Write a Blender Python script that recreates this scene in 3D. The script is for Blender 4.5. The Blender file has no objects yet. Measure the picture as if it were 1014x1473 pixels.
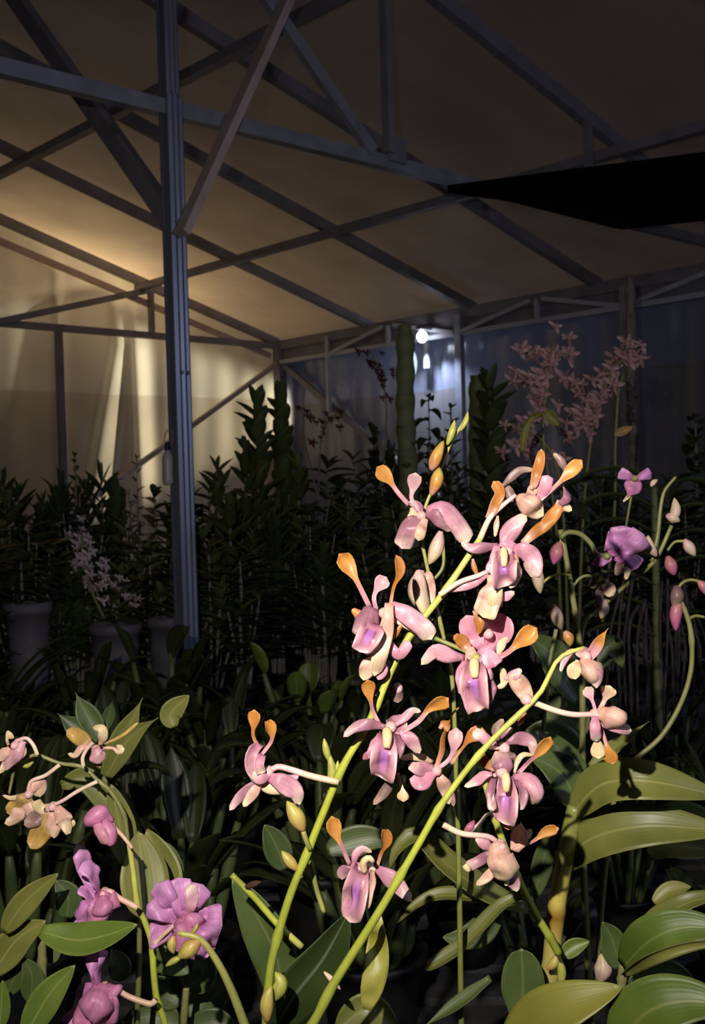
import bpy, math, random
from mathutils import Vector, Matrix, noise
random.seed(7)
rnd = random.Random(11)
R = math.radians
scn = bpy.context.scene
COL = scn.collection
# ------------------------------------------------------------------ camera frame
F = 1574.5
CAM = Vector((0, 0, 1.5))
FW = Vector((0, 0.99965758, -0.02616708))
RT = Vector((9.99637519e-01, -7.04487769e-04, -2.69134531e-02))
UP = Vector((0.02692267, 0.0261576, 0.99929523))
def ray(x, y): return FW + RT * ((x - 507) / F) - UP * ((y - 736.5) / F)
def at(x, y, d): return CAM + ray(x, y) * d
# building axes: U along the right wall (away to the left), V towards the right wall, origin in the far corner
DW = Vector((-0.67346009, 0.73922359, 0)); DP = Vector((0.73922359, 0.67346009, 0)); DZ = Vector((0, 0, 1))
KO = Vector((-0.62482919, 10.0376651, 0))
def B(u, v, z): return KO + DW * u + DP * v + DZ * z
def roofz(v): return 2.81 + 0.2845 * (-v) if v > -5.4 else 2.81 + 0.2845 * (10.8 + v)
def hit(x, y, p, n):
    r = ray(x, y); return CAM + r * ((p - CAM).dot(n) / r.dot(n))

# ------------------------------------------------------------------ object helpers
WL = {}
def s2l(c): return c / 12.92 if c <= 0.04045 else ((c + 0.055) / 1.055) ** 2.4
def rgb(r, g, b): return (s2l(r / 255), s2l(g / 255), s2l(b / 255), 1)
def tag(o, label=None, cat=None, group=None, kind=None):
    if label: o['label'] = label
    if cat: o['category'] = cat
    if group: o['group'] = group
    if kind: o['kind'] = kind
    return o
def thing(name, loc, label, cat, group=None):
    o = bpy.data.objects.new(name, None); COL.objects.link(o)
    o.empty_display_size = 0.05
    o.location = loc; WL[o.name] = Vector(loc)
    return tag(o, label, cat, group)
class MB:
    def __init__(s): s.v = []; s.f = []; s.uv = []
    def add(s, vs, fs, uvs=None):
        n = len(s.v); s.v += [Vector(a) for a in vs]; s.f += [tuple(i + n for i in f) for f in fs]
        s.uv += uvs if uvs else [(0.5, 0.5)] * len(vs)
        return s
    def build(s, name, mat, parent=None, loc=None, smooth=True):
        if loc is None: loc = WL[parent.name] if parent else Vector((0, 0, 0))
        loc = Vector(loc)
        me = bpy.data.meshes.new(name)
        me.from_pydata([tuple(v - loc) for v in s.v], [], s.f)
        ul = me.uv_layers.new(name='UVMap')
        flat = []
        for lp in me.loops: flat += s.uv[lp.vertex_index]
        ul.data.foreach_set('uv', flat)
        if smooth: me.polygons.foreach_set('use_smooth', [True] * len(me.polygons))
        me.materials.append(mat)
        o = bpy.data.objects.new(name, me); COL.objects.link(o)
        WL[o.name] = loc
        if parent: o.parent = parent; o.location = loc - WL[parent.name]
        else: o.location = loc
        return o
def kids(o): return [c for c in o.children]
def copy_tree(o, parent=None):
    c = o.copy(); COL.objects.link(c)
    if parent: c.parent = parent
    for ch in kids(o): copy_tree(ch, c)
    return c

# ------------------------------------------------------------------ curves and surfaces
def smooth(pts, n):
    if len(pts) == 2: return [pts[0].lerp(pts[1], i / (n - 1)) for i in range(n)]
    P = [pts[0] * 2 - pts[1]] + list(pts) + [pts[-1] * 2 - pts[-2]]
    L = [0]
    for a, b in zip(pts, pts[1:]): L.append(L[-1] + max(1e-6, (b - a).length))
    out = []
    for i in range(n):
        s = L[-1] * i / (n - 1); k = 0
        while k < len(pts) - 2 and s > L[k + 1]: k += 1
        t = (s - L[k]) / (L[k + 1] - L[k])
        a, b, c, d = P[k], P[k + 1], P[k + 2], P[k + 3]
        out.append(0.5 * ((2 * b) + (c - a) * t + (2 * a - 5 * b + 4 * c - d) * t * t + (3 * b - a - 3 * c + d) * t ** 3))
    return out
def tangents(P):
    T = []
    for i in range(len(P)):
        t = P[min(i + 1, len(P) - 1)] - P[max(i - 1, 0)]
        T.append(t.normalized() if t.length > 1e-9 else Vector((0, 0, 1)))
    return T
def sm(a, b, t):
    t = max(0, min(1, (t - a) / (b - a))); return t * t * (3 - 2 * t)
def rnd_end(t, k): return math.sqrt(max(0, 1 - ((t - k) / (1 - k)) ** 2)) if t > k else 1
PROF = {
 'lance': lambda t: (0.42 + 0.58 * sm(0, .42, t)) * (1 - 0.45 * sm(.5, .95, t)) * rnd_end(t, .88),
 'club': lambda t: (0.27 + 0.73 * sm(.48, .82, t)) * rnd_end(t, .84),
 'oval': lambda t: max(.22, math.sqrt(max(0, 1 - (1.9 * t - .95) ** 2))) * rnd_end(t, .9),
 'strap': lambda t: (0.6 + 0.4 * sm(0, .4, t)) * rnd_end(t, .86),
 'lip': lambda t: (0.55 + 0.45 * sm(0, .45, t)) * (1 - .15 * sm(.6, .8, t)) * rnd_end(t, .78),
 'round': lambda t: (0.35 + 0.65 * sm(0, .5, t)) * rnd_end(t, .55),
 'leaf': lambda t: max(.02, max(0, math.sin(math.pi * min(1, .04 + .96 * t) ** .85)) ** .75) if t < .999 else .02,
 'blade': lambda t: max(.03, (0.55 + .45 * sm(0, .35, t)) * (1 - sm(.45, 1.0, t) ** 1.3)),
 'fan': lambda t: (0.25 + .75 * t ** .8) * rnd_end(t, .85),
}
def ribbon(mb, P, wid, prof='lance', roll=0, cup=-.12, th=.0007, ruffle=0, nr=3, m=7, twist=0, hint=None, seed=0, fold=0, crumple=0):
    T = tangents(P); n = len(P); vs = []; uvs = []
    pr = PROF[prof]; ph = seed * 1.7
    prevN = None
    for i in range(n):
        t = i / (n - 1)
        h = (CAM - P[i]).normalized() if hint is None else hint
        N = h - T[i] * h.dot(T[i])
        if N.length < .15 and prevN is not None: N = prevN - T[i] * prevN.dot(T[i])
        if N.length < 1e-4: N = T[i].orthogonal()
        N.normalize()
        if prevN is not None:
            N = (N * .5 + (prevN - T[i] * prevN.dot(T[i])) * .5); N.normalize()
        prevN = N
        a = R(roll + twist * t)
        Bn = T[i].cross(N)
        N2 = N * math.cos(a) + Bn * math.sin(a); B2 = T[i].cross(N2)
        w = wid * pr(t) * .5
        for k in range(m):
            s = -1 + 2 * k / (m - 1)
            off = cup * w * 2 * (s * s - .33) + fold * w * abs(s)
            if crumple: off += crumple * wid * sm(.02, .3, t) * noise.noise((P[i] + B2 * (s * w)) * 70.0 + Vector((seed * 3.1, 0, 0)))
            if ruffle: off += ruffle * w * s * s * math.sin(nr * 6.283 * t + ph + (1.3 if s > 0 else 0))
            vs.append(P[i] + B2 * (s * w) + N2 * (off + th * .5)); uvs.append((t, .5 + s * .5))
        for k in range(m):
            s = -1 + 2 * k / (m - 1)
            vs.append(vs[-m] - N2 * th * (1 if abs(s) < .99 else .3)); uvs.append((t, .5 + s * .5))
    fs = []
    for i in range(n - 1):
        a = i * 2 * m; b = a + 2 * m
        for k in range(m - 1):
            fs.append((a + k, a + k + 1, b + k + 1, b + k))
            fs.append((a + m + k + 1, a + m + k, b + m + k, b + m + k + 1))
        fs.append((a + m, a, b, b + m)); fs.append((a + m - 1, a + 2 * m - 1, b + 2 * m - 1, b + m - 1))
    for a in (0, (n - 1) * 2 * m):
        for k in range(m - 1):
            q = (a + k, a + m + k, a + m + k + 1, a + k + 1)
            fs.append(q if a == 0 else q[::-1])
    return mb.add(vs, fs, uvs)
def tube(mb, P, rad, k=8, flat=1.0):
    """rad: function of t or (r0, r1)"""
    if not callable(rad):
        r0, r1 = rad; rad = lambda t: r0 + (r1 - r0) * t
    T = tangents(P); n = len(P); vs = []; uvs = []
    N = T[0].orthogonal().normalized()
    for i in range(n):
        N = N - T[i] * N.dot(T[i])
        if N.length < 1e-5: N = T[i].orthogonal()
        N.normalize(); Bn = T[i].cross(N); t = i / (n - 1); r = rad(t)
        for j in range(k):
            a = 6.28319 * j / k
            vs.append(P[i] + N * (math.cos(a) * r) + Bn * (math.sin(a) * r * flat)); uvs.append((t, j / k))
    fs = []
    for i in range(n - 1):
        for j in range(k):
            a = i * k + j; b = i * k + (j + 1) % k
            fs.append((a, b, b + k, a + k))
    fs.append(tuple(range(k))[::-1]); fs.append(tuple((n - 1) * k + j for j in range(k)))
    return mb.add(vs, fs, uvs)
def spindle(mb, P, r, k=9, base=.25, tip=.05, pk=.45):
    def rad(t):
        if t < pk: return r * (base + (1 - base) * math.sin(t / pk * 1.5708))
        return r * (tip + (1 - tip) * max(0, math.cos((t - pk) / (1 - pk) * 1.5708)) ** .8)
    return tube(mb, P, rad, k)
def box(mb, c, ax, hs):
    """oriented box: centre, three axes, half sizes"""
    vs = []
    for sx in (-1, 1):
        for sy in (-1, 1):
            for sz in (-1, 1): vs.append(c + ax[0] * (sx * hs[0]) + ax[1] * (sy * hs[1]) + ax[2] * (sz * hs[2]))
    return mb.add(vs, [(0, 1, 3, 2), (4, 6, 7, 5), (0, 4, 5, 1), (2, 3, 7, 6), (0, 2, 6, 4), (1, 5, 7, 3)])
def extrude(mb, p0, p1, prof, side):
    """closed 2D profile (a along side axis, b along third axis) swept from p0 to p1"""
    t = (p1 - p0).normalized(); s = side - t * side.dot(t); s.normalize(); u = t.cross(s)
    n = len(prof)
    vs = [p0 + s * a + u * b for a, b in prof] + [p1 + s * a + u * b for a, b in prof]
    fs = [(i, (i + 1) % n, (i + 1) % n + n, i + n) for i in range(n)]
    fs += [tuple(range(n))[::-1], tuple(range(n, 2 * n))]
    return mb.add(vs, fs)
def chan(w, h, t=.004, lip=.012):
    """lipped steel channel, open towards -b"""
    a, b = w / 2, h / 2
    return [(-a, -b), (-a, b), (a, b), (a, -b), (a - lip, -b), (a - lip, -b + t), (a - t, -b + t), (a - t, b - t),
            (-a + t, b - t), (-a + t, -b + t), (-a + lip, -b + t), (-a + lip, -b)]
def rect(w, h): return [(-w / 2, -h / 2), (w / 2, -h / 2), (w / 2, h / 2), (-w / 2, h / 2)]

# ------------------------------------------------------------------ materials
def new_mat(name):
    m = bpy.data.materials.new(name); m.use_nodes = True
    nt = m.node_tree; nt.nodes.clear()
    out = nt.nodes.new('ShaderNodeOutputMaterial')
    return m, nt, out
def nd(nt, typ, **kw):
    n = nt.nodes.new(typ)
    for k, v in kw.items():
        if k.startswith('i_'): n.inputs[k[2:].replace('_', ' ')].default_value = v
        else: setattr(n, k, v)
    return n
def ramp(nt, stops):
    r = nt.nodes.new('ShaderNodeValToRGB'); e = r.color_ramp.elements
    e[0].position, e[0].color = stops[0]
    e[1].position, e[1].color = stops[-1]
    for p, c in stops[1:-1]:
        x = e.new(p); x.color = c
    return r
def mul(nt, a, b, fac=1.0, mode='MULTIPLY'):
    m = nt.nodes.new('ShaderNodeMix'); m.data_type = 'RGBA'; m.blend_type = mode
    m.inputs[0].default_value = fac
    nt.links.new(a, m.inputs[6])
    if isinstance(b, tuple): m.inputs[7].default_value = b
    else: nt.links.new(b, m.inputs[7])
    return m
def finish(nt, out, col, rough=.5, spec=.35, trans=.25, bump=None, metal=0):
    p = nd(nt, 'ShaderNodeBsdfPrincipled')
    p.inputs['Roughness'].default_value = rough; p.inputs['Specular IOR Level'].default_value = spec
    p.inputs['Metallic'].default_value = metal
    nt.links.new(col, p.inputs['Base Color'])
    if bump is not None: nt.links.new(bump, p.inputs['Normal'])
    if trans > 0:
        t = nd(nt, 'ShaderNodeBsdfTranslucent'); nt.links.new(col, t.inputs['Color'])
        mx = nd(nt, 'ShaderNodeMixShader'); mx.inputs[0].default_value = trans
        nt.links.new(p.outputs[0], mx.inputs[1]); nt.links.new(t.outputs[0], mx.inputs[2]); nt.links.new(mx.outputs[0], out.inputs[0])
    else: nt.links.new(p.outputs[0], out.inputs[0])
def petal_mat(name, stops, vein=.82, rough=.42, trans=.18, nscale=26):
    m, nt, out = new_mat(name)
    uv = nd(nt, 'ShaderNodeUVMap'); sp = nd(nt, 'ShaderNodeSeparateXYZ'); nt.links.new(uv.outputs[0], sp.inputs[0])
    tc = nd(nt, 'ShaderNodeTexCoord')
    nz = nd(nt, 'ShaderNodeTexNoise', i_Scale=130.0, i_Detail=2.0); nt.links.new(tc.outputs['Object'], nz.inputs['Vector'])
    # jitter the colour break along the petal
    ad = nd(nt, 'ShaderNodeMath', operation='MULTIPLY_ADD'); ad.inputs[1].default_value = .16
    nt.links.new(nz.outputs['Fac'], ad.inputs[0])
    sb = nd(nt, 'ShaderNodeMath', operation='SUBTRACT'); sb.inputs[1].default_value = .08
    nt.links.new(sp.outputs['X'], ad.inputs[2]); nt.links.new(ad.outputs[0], sb.inputs[0])
    rp = ramp(nt, stops); nt.links.new(sb.outputs[0], rp.inputs[0])
    # veins running along the petal
    wv = nd(nt, 'ShaderNodeMath', operation='MULTIPLY'); wv.inputs[1].default_value = nscale
    nt.links.new(sp.outputs['Y'], wv.inputs[0])
    sn = nd(nt, 'ShaderNodeMath', operation='SINE'); nt.links.new(wv.outputs[0], sn.inputs[0])
    vr = ramp(nt, [(.0, (1, 1, 1, 1)), (.75, (1, 1, 1, 1)), (1, (vein, vein * .86, vein * .93, 1))]); nt.links.new(sn.outputs[0], vr.inputs[0])
    c1 = mul(nt, rp.outputs[0], vr.outputs[0], .7)
    n2 = ramp(nt, [(.3, (.80, .76, .78, 1)), (.7, (1.1, 1.1, 1.1, 1))]); nt.links.new(nz.outputs['Fac'], n2.inputs[0])
    c2 = mul(nt, c1.outputs[2], n2.outputs[0], .8)
    bp = nd(nt, 'ShaderNodeBump', i_Strength=.25, i_Distance=.001); nt.links.new(nz.outputs['Fac'], bp.inputs['Height'])
    finish(nt, out, c2.outputs[2], rough, .45, trans, bp.outputs[0])
    return m
def leaf_mat(name, c1, c2, rib, rough=.42, trans=.12, spec=.4, scale=30):
    m, nt, out = new_mat(name)
    uv = nd(nt, 'ShaderNodeUVMap'); sp = nd(nt, 'ShaderNodeSeparateXYZ'); nt.links.new(uv.outputs[0], sp.inputs[0])
    tc = nd(nt, 'ShaderNodeTexCoord'); oi = nd(nt, 'ShaderNodeObjectInfo')
    nz = nd(nt, 'ShaderNodeTexNoise', i_Scale=float(scale), i_Detail=4.0); nt.links.new(tc.outputs['Object'], nz.inputs['Vector'])
    rp = ramp(nt, [(.3, c1), (.72, c2)]); nt.links.new(nz.outputs['Fac'], rp.inputs[0])
    a = nd(nt, 'ShaderNodeMath', operation='SUBTRACT'); a.inputs[1].default_value = .5; nt.links.new(sp.outputs['Y'], a.inputs[0])
    b = nd(nt, 'ShaderNodeMath', operation='ABSOLUTE'); nt.links.new(a.outputs[0], b.inputs[0])
    rr = ramp(nt, [(0.0, (1, 1, 1, 1)), (.045, (0, 0, 0, 1)), (.46, (0, 0, 0, 1)), (.5, (.55, .55, .55, 1))]); nt.links.new(b.outputs[0], rr.inputs[0])
    mx = mul(nt, rp.outputs[0], rib, 1, 'MIX'); nt.links.new(rr.outputs[0], mx.inputs[0])
    vr = ramp(nt, [(0, (.78, .80, .76, 1)), (1, (1.12, 1.08, 1.05, 1))]); nt.links.new(oi.outputs['Random'], vr.inputs[0])
    c = mul(nt, mx.outputs[2], vr.outputs[0], 1)
    wv = nd(nt, 'ShaderNodeMath', operation='MULTIPLY'); wv.inputs[1].default_value = 70; nt.links.new(sp.outputs['Y'], wv.inputs[0])
    sn = nd(nt, 'ShaderNodeMath', operation='SINE'); nt.links.new(wv.outputs[0], sn.inputs[0])
    bp = nd(nt, 'ShaderNodeBump', i_Strength=.06, i_Distance=.0006); nt.links.new(sn.outputs[0], bp.inputs['Height'])
    finish(nt, out, c.outputs[2], rough, spec, trans, bp.outputs[0])
    return m
def plain_mat(name, c1, c2, scale=20, rough=.5, spec=.3, metal=0, trans=0, bump=.2, stretch=None):
    m, nt, out = new_mat(name)
    tc = nd(nt, 'ShaderNodeTexCoord'); src = tc.outputs['Object']
    if stretch:
        mp = nd(nt, 'ShaderNodeMapping'); mp.inputs['Scale'].default_value = stretch; nt.links.new(src, mp.inputs[0]); src = mp.outputs[0]
    nz = nd(nt, 'ShaderNodeTexNoise', i_Scale=float(scale), i_Detail=5.0); nt.links.new(src, nz.inputs['Vector'])
    rp = ramp(nt, [(.3, c1), (.7, c2)]); nt.links.new(nz.outputs['Fac'], rp.inputs[0])
    bp = nd(nt, 'ShaderNodeBump', i_Strength=bump, i_Distance=.002); nt.links.new(nz.outputs['Fac'], bp.inputs['Height'])
    finish(nt, out, rp.outputs[0], rough, spec, trans, bp.outputs[0], metal)
    return m
def stem_mat(name, stops, rough=.4):
    m, nt, out = new_mat(name)
    uv = nd(nt, 'ShaderNodeUVMap'); sp = nd(nt, 'ShaderNodeSeparateXYZ'); nt.links.new(uv.outputs[0], sp.inputs[0])
    rp = ramp(nt, stops); nt.links.new(sp.outputs['X'], rp.inputs[0])
    tc = nd(nt, 'ShaderNodeTexCoord'); nz = nd(nt, 'ShaderNodeTexNoise', i_Scale=90.0, i_Detail=3.0); nt.links.new(tc.outputs['Object'], nz.inputs['Vector'])
    n2 = ramp(nt, [(.3, (.82, .82, .8, 1)), (.7, (1.1, 1.1, 1.1, 1))]); nt.links.new(nz.outputs['Fac'], n2.inputs[0])
    c = mul(nt, rp.outputs[0], n2.outputs[0], 1)
    finish(nt, out, c.outputs[2], rough, .45, .06)
    return m
def lip_mat(name, pink, violet, edge, dark):
    """orchid lip: violet keel down the middle, dark flanks, pale rim"""
    m, nt, out = new_mat(name)
    uv = nd(nt, 'ShaderNodeUVMap'); sp = nd(nt, 'ShaderNodeSeparateXYZ'); nt.links.new(uv.outputs[0], sp.inputs[0])
    a = nd(nt, 'ShaderNodeMath', operation='SUBTRACT'); a.inputs[1].default_value = .5; nt.links.new(sp.outputs['Y'], a.inputs[0])
    b = nd(nt, 'ShaderNodeMath', operation='ABSOLUTE'); nt.links.new(a.outputs[0], b.inputs[0])
    across = ramp(nt, [(0, violet), (.09, violet), (.19, dark), (.32, pink), (.5, edge)]); nt.links.new(b.outputs[0], across.inputs[0])
    along = ramp(nt, [(0, (0, 0, 0, 1)), (.25, (0, 0, 0, 1)), (.42, (1, 1, 1, 1)), (.58, (1, 1, 1, 1)), (.85, (0, 0, 0, 1))]); nt.links.new(sp.outputs['X'], along.inputs[0])
    base = ramp(nt, [(0, dark), (.3, pink), (.8, pink), (1, edge)]); nt.links.new(sp.outputs['X'], base.inputs[0])
    mx = mul(nt, base.outputs[0], across.outputs[0], 1, 'MIX'); nt.links.new(along.outputs[0], mx.inputs[0])
    tc = nd(nt, 'ShaderNodeTexCoord'); nz = nd(nt, 'ShaderNodeTexNoise', i_Scale=120.0); nt.links.new(tc.outputs['Object'], nz.inputs['Vector'])
    n2 = ramp(nt, [(.3, (.78, .74, .76, 1)), (.7, (1.1, 1.1, 1.1, 1))]); nt.links.new(nz.outputs['Fac'], n2.inputs[0])
    c = mul(nt, mx.outputs[2], n2.outputs[0], .8)
    finish(nt, out, c.outputs[2], .35, .5, .12)
    return m
PINK = rgb(216, 162, 174); MAUVE = rgb(160, 112, 126); PALE = rgb(230, 200, 190); CREAM = rgb(228, 208, 165)
ORG = rgb(204, 144, 76); BRN = rgb(172, 112, 54); PEACH = rgb(222, 170, 150); VIO = rgb(178, 116, 190)
M = {}
M['club'] = petal_mat('antelope_petal', [(0, PINK), (.42, rgb(200, 140, 140)), (.56, ORG), (.8, rgb(212, 150, 70)), (1, rgb(196, 132, 58))])
M['brown'] = petal_mat('brown_petal', [(0, PEACH), (.35, BRN), (.75, rgb(186, 122, 56)), (1, ORG)])
M['pink'] = petal_mat('pink_sepal', [(0, rgb(200, 136, 158)), (.6, PINK), (.85, PALE), (1, CREAM)])
M['mauve'] = petal_mat('mauve_sepal', [(0, rgb(150, 100, 116)), (.6, rgb(172, 124, 138)), (1, rgb(220, 190, 178))])
M['rose'] = petal_mat('rose_petal', [(0, rgb(210, 140, 162)), (.6, rgb(220, 154, 174)), (1, rgb(228, 168, 184))], vein=.9)
M['peach'] = petal_mat('peach_sepal', [(0, PEACH), (.5, rgb(226, 186, 165)), (1, CREAM)])
M['cream'] = petal_mat('cream_petal', [(0, rgb(214, 180, 150)), (.5, CREAM), (1, rgb(224, 200, 150))])
M['spoon'] = petal_mat('spoon_petal', [(0, PINK), (.6, rgb(218, 165, 175)), (1, rgb(206, 170, 165))])
M['dull'] = petal_mat('dull_petal', [(0, rgb(120, 90, 90)), (.6, rgb(135, 108, 100)), (1, rgb(180, 150, 130))])
M['yellow'] = petal_mat('yellow_petal', [(0, rgb(190, 160, 110)), (.6, rgb(196, 160, 84)), (1, rgb(205, 170, 100))])
M['lip'] = lip_mat('antelope_lip', rgb(206, 146, 162), VIO, rgb(228, 190, 184), rgb(138, 80, 104))
M['violet'] = petal_mat('violet_petal', [(0, rgb(180, 104, 160)), (.4, rgb(204, 136, 192)), (1, rgb(216, 156, 206))], vein=.8, nscale=40)
M['magenta'] = petal_mat('magenta_lip', [(0, rgb(205, 128, 165)), (.5, rgb(210, 138, 175)), (1, rgb(212, 125, 168))], vein=.85, nscale=34)
M['column'] = plain_mat('column_cream', rgb(222, 196, 140), rgb(238, 220, 175), 60, .35, .5, trans=.1)
M['stem'] = stem_mat('spike_green', [(0, rgb(138, 146, 56)), (.5, rgb(178, 186, 66)), (1, rgb(198, 194, 98))])
M['stem_thin'] = stem_mat('thin_stem_green', [(0, rgb(112, 122, 58)), (.6, rgb(150, 150, 82)), (1, rgb(180, 172, 92))])
M['stem_olive'] = stem_mat('olive_stem', [(0, rgb(108, 110, 62)), (1, rgb(138, 136, 84))])
M['pedicel'] = stem_mat('pedicel_cream', [(0, rgb(228, 205, 165)), (.5, rgb(236, 205, 190)), (1, rgb(220, 170, 172))])
M['pedicel_pink'] = stem_mat('pedicel_pink', [(0, rgb(226, 190, 160)), (1, rgb(224, 170, 165))])
M['bud'] = petal_mat('bud_yellow', [(0, rgb(205, 150, 100)), (.4, rgb(200, 180, 96)), (1, rgb(190, 182, 92))])
M['bud_green'] = petal_mat('bud_green', [(0, rgb(170, 172, 80)), (1, rgb(186, 188, 92))])
M['bud_pink'] = petal_mat('bud_pink', [(0, rgb(190, 130, 120)), (1, rgb(196, 100, 150))])
M['bud_brown'] = petal_mat('bud_brown', [(0, rgb(220, 160, 140)), (.4, rgb(196, 140, 66)), (.8, rgb(196, 166, 84)), (1, rgb(180, 160, 76))])
M['pod'] = petal_mat('pod_cream', [(0, rgb(214, 176, 168)), (.5, rgb(222, 196, 172)), (1, rgb(214, 198, 150))])
def cane_material():
    m, nt, out = new_mat('cane_yellow')
    uv = nd(nt, 'ShaderNodeUVMap'); sp = nd(nt, 'ShaderNodeSeparateXYZ'); nt.links.new(uv.outputs[0], sp.inputs[0])
    rp = ramp(nt, [(0, rgb(110, 112, 58)), (.30, rgb(176, 168, 88)), (.52, rgb(186, 170, 92)), (.60, rgb(150, 108, 40)), (.66, rgb(196, 178, 84)), (.8, rgb(150, 148, 72)), (1, rgb(120, 126, 64))])
    nt.links.new(sp.outputs['X'], rp.inputs[0])
    tc = nd(nt, 'ShaderNodeTexCoord'); nz = nd(nt, 'ShaderNodeTexNoise', i_Scale=60.0, i_Detail=4.0); nt.links.new(tc.outputs['Object'], nz.inputs['Vector'])
    n2 = ramp(nt, [(.3, (.75, .74, .7, 1)), (.7, (1.1, 1.1, 1.1, 1))]); nt.links.new(nz.outputs['Fac'], n2.inputs[0])
    c = mul(nt, rp.outputs[0], n2.outputs[0], 1)
    finish(nt, out, c.outputs[2], .38, .5, .05)
    return m
M['cane'] = cane_material()
M['leaf'] = leaf_mat('leaf_olive', rgb(98, 104, 50), rgb(124, 124, 62), rgb(140, 138, 80))
M['leaf_g'] = leaf_mat('leaf_green', rgb(84, 104, 42), rgb(108, 126, 52), rgb(130, 140, 76))
M['leaf_d'] = leaf_mat('leaf_dark', rgb(44, 58, 28), rgb(58, 72, 34), rgb(104, 122, 92), spec=.5)
M['leaf_y'] = leaf_mat('leaf_light', rgb(142, 142, 62), rgb(158, 152, 72), rgb(150, 146, 74))
M['leaf_m'] = leaf_mat('leaf_mid', rgb(66, 84, 44), rgb(86, 100, 52), rgb(104, 112, 70))
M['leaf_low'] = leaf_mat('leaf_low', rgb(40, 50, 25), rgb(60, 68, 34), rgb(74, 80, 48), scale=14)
M['leaf_b'] = leaf_mat('leaf_back', rgb(84, 100, 58), rgb(110, 120, 74), rgb(120, 126, 88), scale=8)
M['leaf_k'] = leaf_mat('leaf_back_dark', rgb(62, 78, 48), rgb(84, 98, 60), rgb(88, 98, 66), scale=8)
M['root'] = plain_mat('cane_grey', rgb(120, 112, 104), rgb(160, 150, 138), 18, .7, .2, stretch=(4, 4, 1))
M['air_root'] = plain_mat('aerial_root_grey', rgb(66, 58, 62), rgb(96, 86, 88), 18, .8, .1, stretch=(4, 4, 1))
M['trunk'] = plain_mat('trunk_green', rgb(104, 112, 76), rgb(132, 136, 94), 12, .6, .3, stretch=(1, 1, 3))
M['spray'] = petal_mat('spray_pink', [(0, rgb(168, 124, 128)), (.6, rgb(200, 162, 160)), (1, rgb(206, 172, 166))])
M['spray_pale'] = petal_mat('spray_pale', [(0, rgb(214, 190, 196)), (1, rgb(240, 226, 228))])
M['spray_red'] = petal_mat('spray_red', [(0, rgb(90, 50, 46)), (1, rgb(120, 74, 62))])
M['steel'] = plain_mat('painted_steel', rgb(140, 142, 154), rgb(168, 170, 184), 9, .42, .5, metal=.25, stretch=(1, 1, 1), bump=.08)
M['steel_d'] = plain_mat('dull_steel', rgb(122, 120, 128), rgb(146, 142, 150), 7, .55, .4, metal=.1, bump=.08)
M['steel_post'] = plain_mat('post_steel', rgb(128, 132, 150), rgb(152, 156, 176), 6, .34, .6, metal=.45, bump=.05, stretch=(3, 3, .4))
M['steel_lit'] = plain_mat('lit_steel', rgb(176, 178, 190), rgb(200, 200, 212), 9, .4, .5, bump=.05)  # paler copy of the steel: lamp light on the girder bars put into the colour
M['brace'] = plain_mat('brace_pinkish', rgb(184, 162, 158), rgb(206, 184, 178), 10, .5, .4, bump=.1)
M['net'] = plain_mat('black_net', rgb(9, 8, 11), rgb(14, 13, 17), 60, .9, .05)
M['black_pot'] = plain_mat('black_pot', rgb(22, 22, 22), rgb(36, 35, 34), 30, .5, .4)
M['grey_pot'] = plain_mat('grey_pot', rgb(96, 92, 100), rgb(122, 116, 126), 14, .55, .4)
M['bottle'] = plain_mat('pale_bottle', rgb(196, 192, 186), rgb(214, 210, 204), 20, .3, .5, trans=.35)
M['bench'] = plain_mat('bench_steel', rgb(60, 60, 62), rgb(84, 84, 84), 14, .6, .3)
M['gravel'] = plain_mat('gravel_floor', rgb(38, 36, 34), rgb(66, 62, 58), 40, .95, .1, bump=.9)
M['dark'] = plain_mat('dried_brown', rgb(46, 32, 26), rgb(78, 54, 40), 60, .8, .2)

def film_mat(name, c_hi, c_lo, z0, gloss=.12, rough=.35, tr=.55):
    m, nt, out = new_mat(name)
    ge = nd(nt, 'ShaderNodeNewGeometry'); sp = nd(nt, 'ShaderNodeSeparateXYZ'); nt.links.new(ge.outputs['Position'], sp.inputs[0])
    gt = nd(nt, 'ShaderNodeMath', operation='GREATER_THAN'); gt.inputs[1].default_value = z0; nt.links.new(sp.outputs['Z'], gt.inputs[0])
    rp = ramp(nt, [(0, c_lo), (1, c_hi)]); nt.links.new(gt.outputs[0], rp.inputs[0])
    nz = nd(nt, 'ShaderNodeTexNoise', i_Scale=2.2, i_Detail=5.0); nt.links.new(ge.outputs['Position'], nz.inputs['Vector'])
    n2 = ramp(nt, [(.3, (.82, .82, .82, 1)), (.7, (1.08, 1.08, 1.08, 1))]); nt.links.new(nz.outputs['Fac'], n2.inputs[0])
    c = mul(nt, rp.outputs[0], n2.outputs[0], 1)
    d = nd(nt, 'ShaderNodeBsdfDiffuse'); t = nd(nt, 'ShaderNodeBsdfTranslucent'); g = nd(nt, 'ShaderNodeBsdfGlossy')
    g.inputs['Roughness'].default_value = rough; g.inputs['Color'].default_value = (.8, .8, .8, 1)
    nt.links.new(c.outputs[2], d.inputs['Color']); nt.links.new(c.outputs[2], t.inputs['Color'])
    m1 = nd(nt, 'ShaderNodeMixShader'); m1.inputs[0].default_value = tr
    m2 = nd(nt, 'ShaderNodeMixShader'); m2.inputs[0].default_value = gloss
    nt.links.new(d.outputs[0], m1.inputs[1]); nt.links.new(t.outputs[0], m1.inputs[2])
    nt.links.new(m1.outputs[0], m2.inputs[1]); nt.links.new(g.outputs[0], m2.inputs[2]); nt.links.new(m2.outputs[0], out.inputs[0])
    return m
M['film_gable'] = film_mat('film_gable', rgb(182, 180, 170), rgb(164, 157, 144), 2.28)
M['film_right'] = film_mat('film_right', rgb(146, 150, 168), rgb(138, 135, 136), 2.22, rough=.25)
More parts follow.
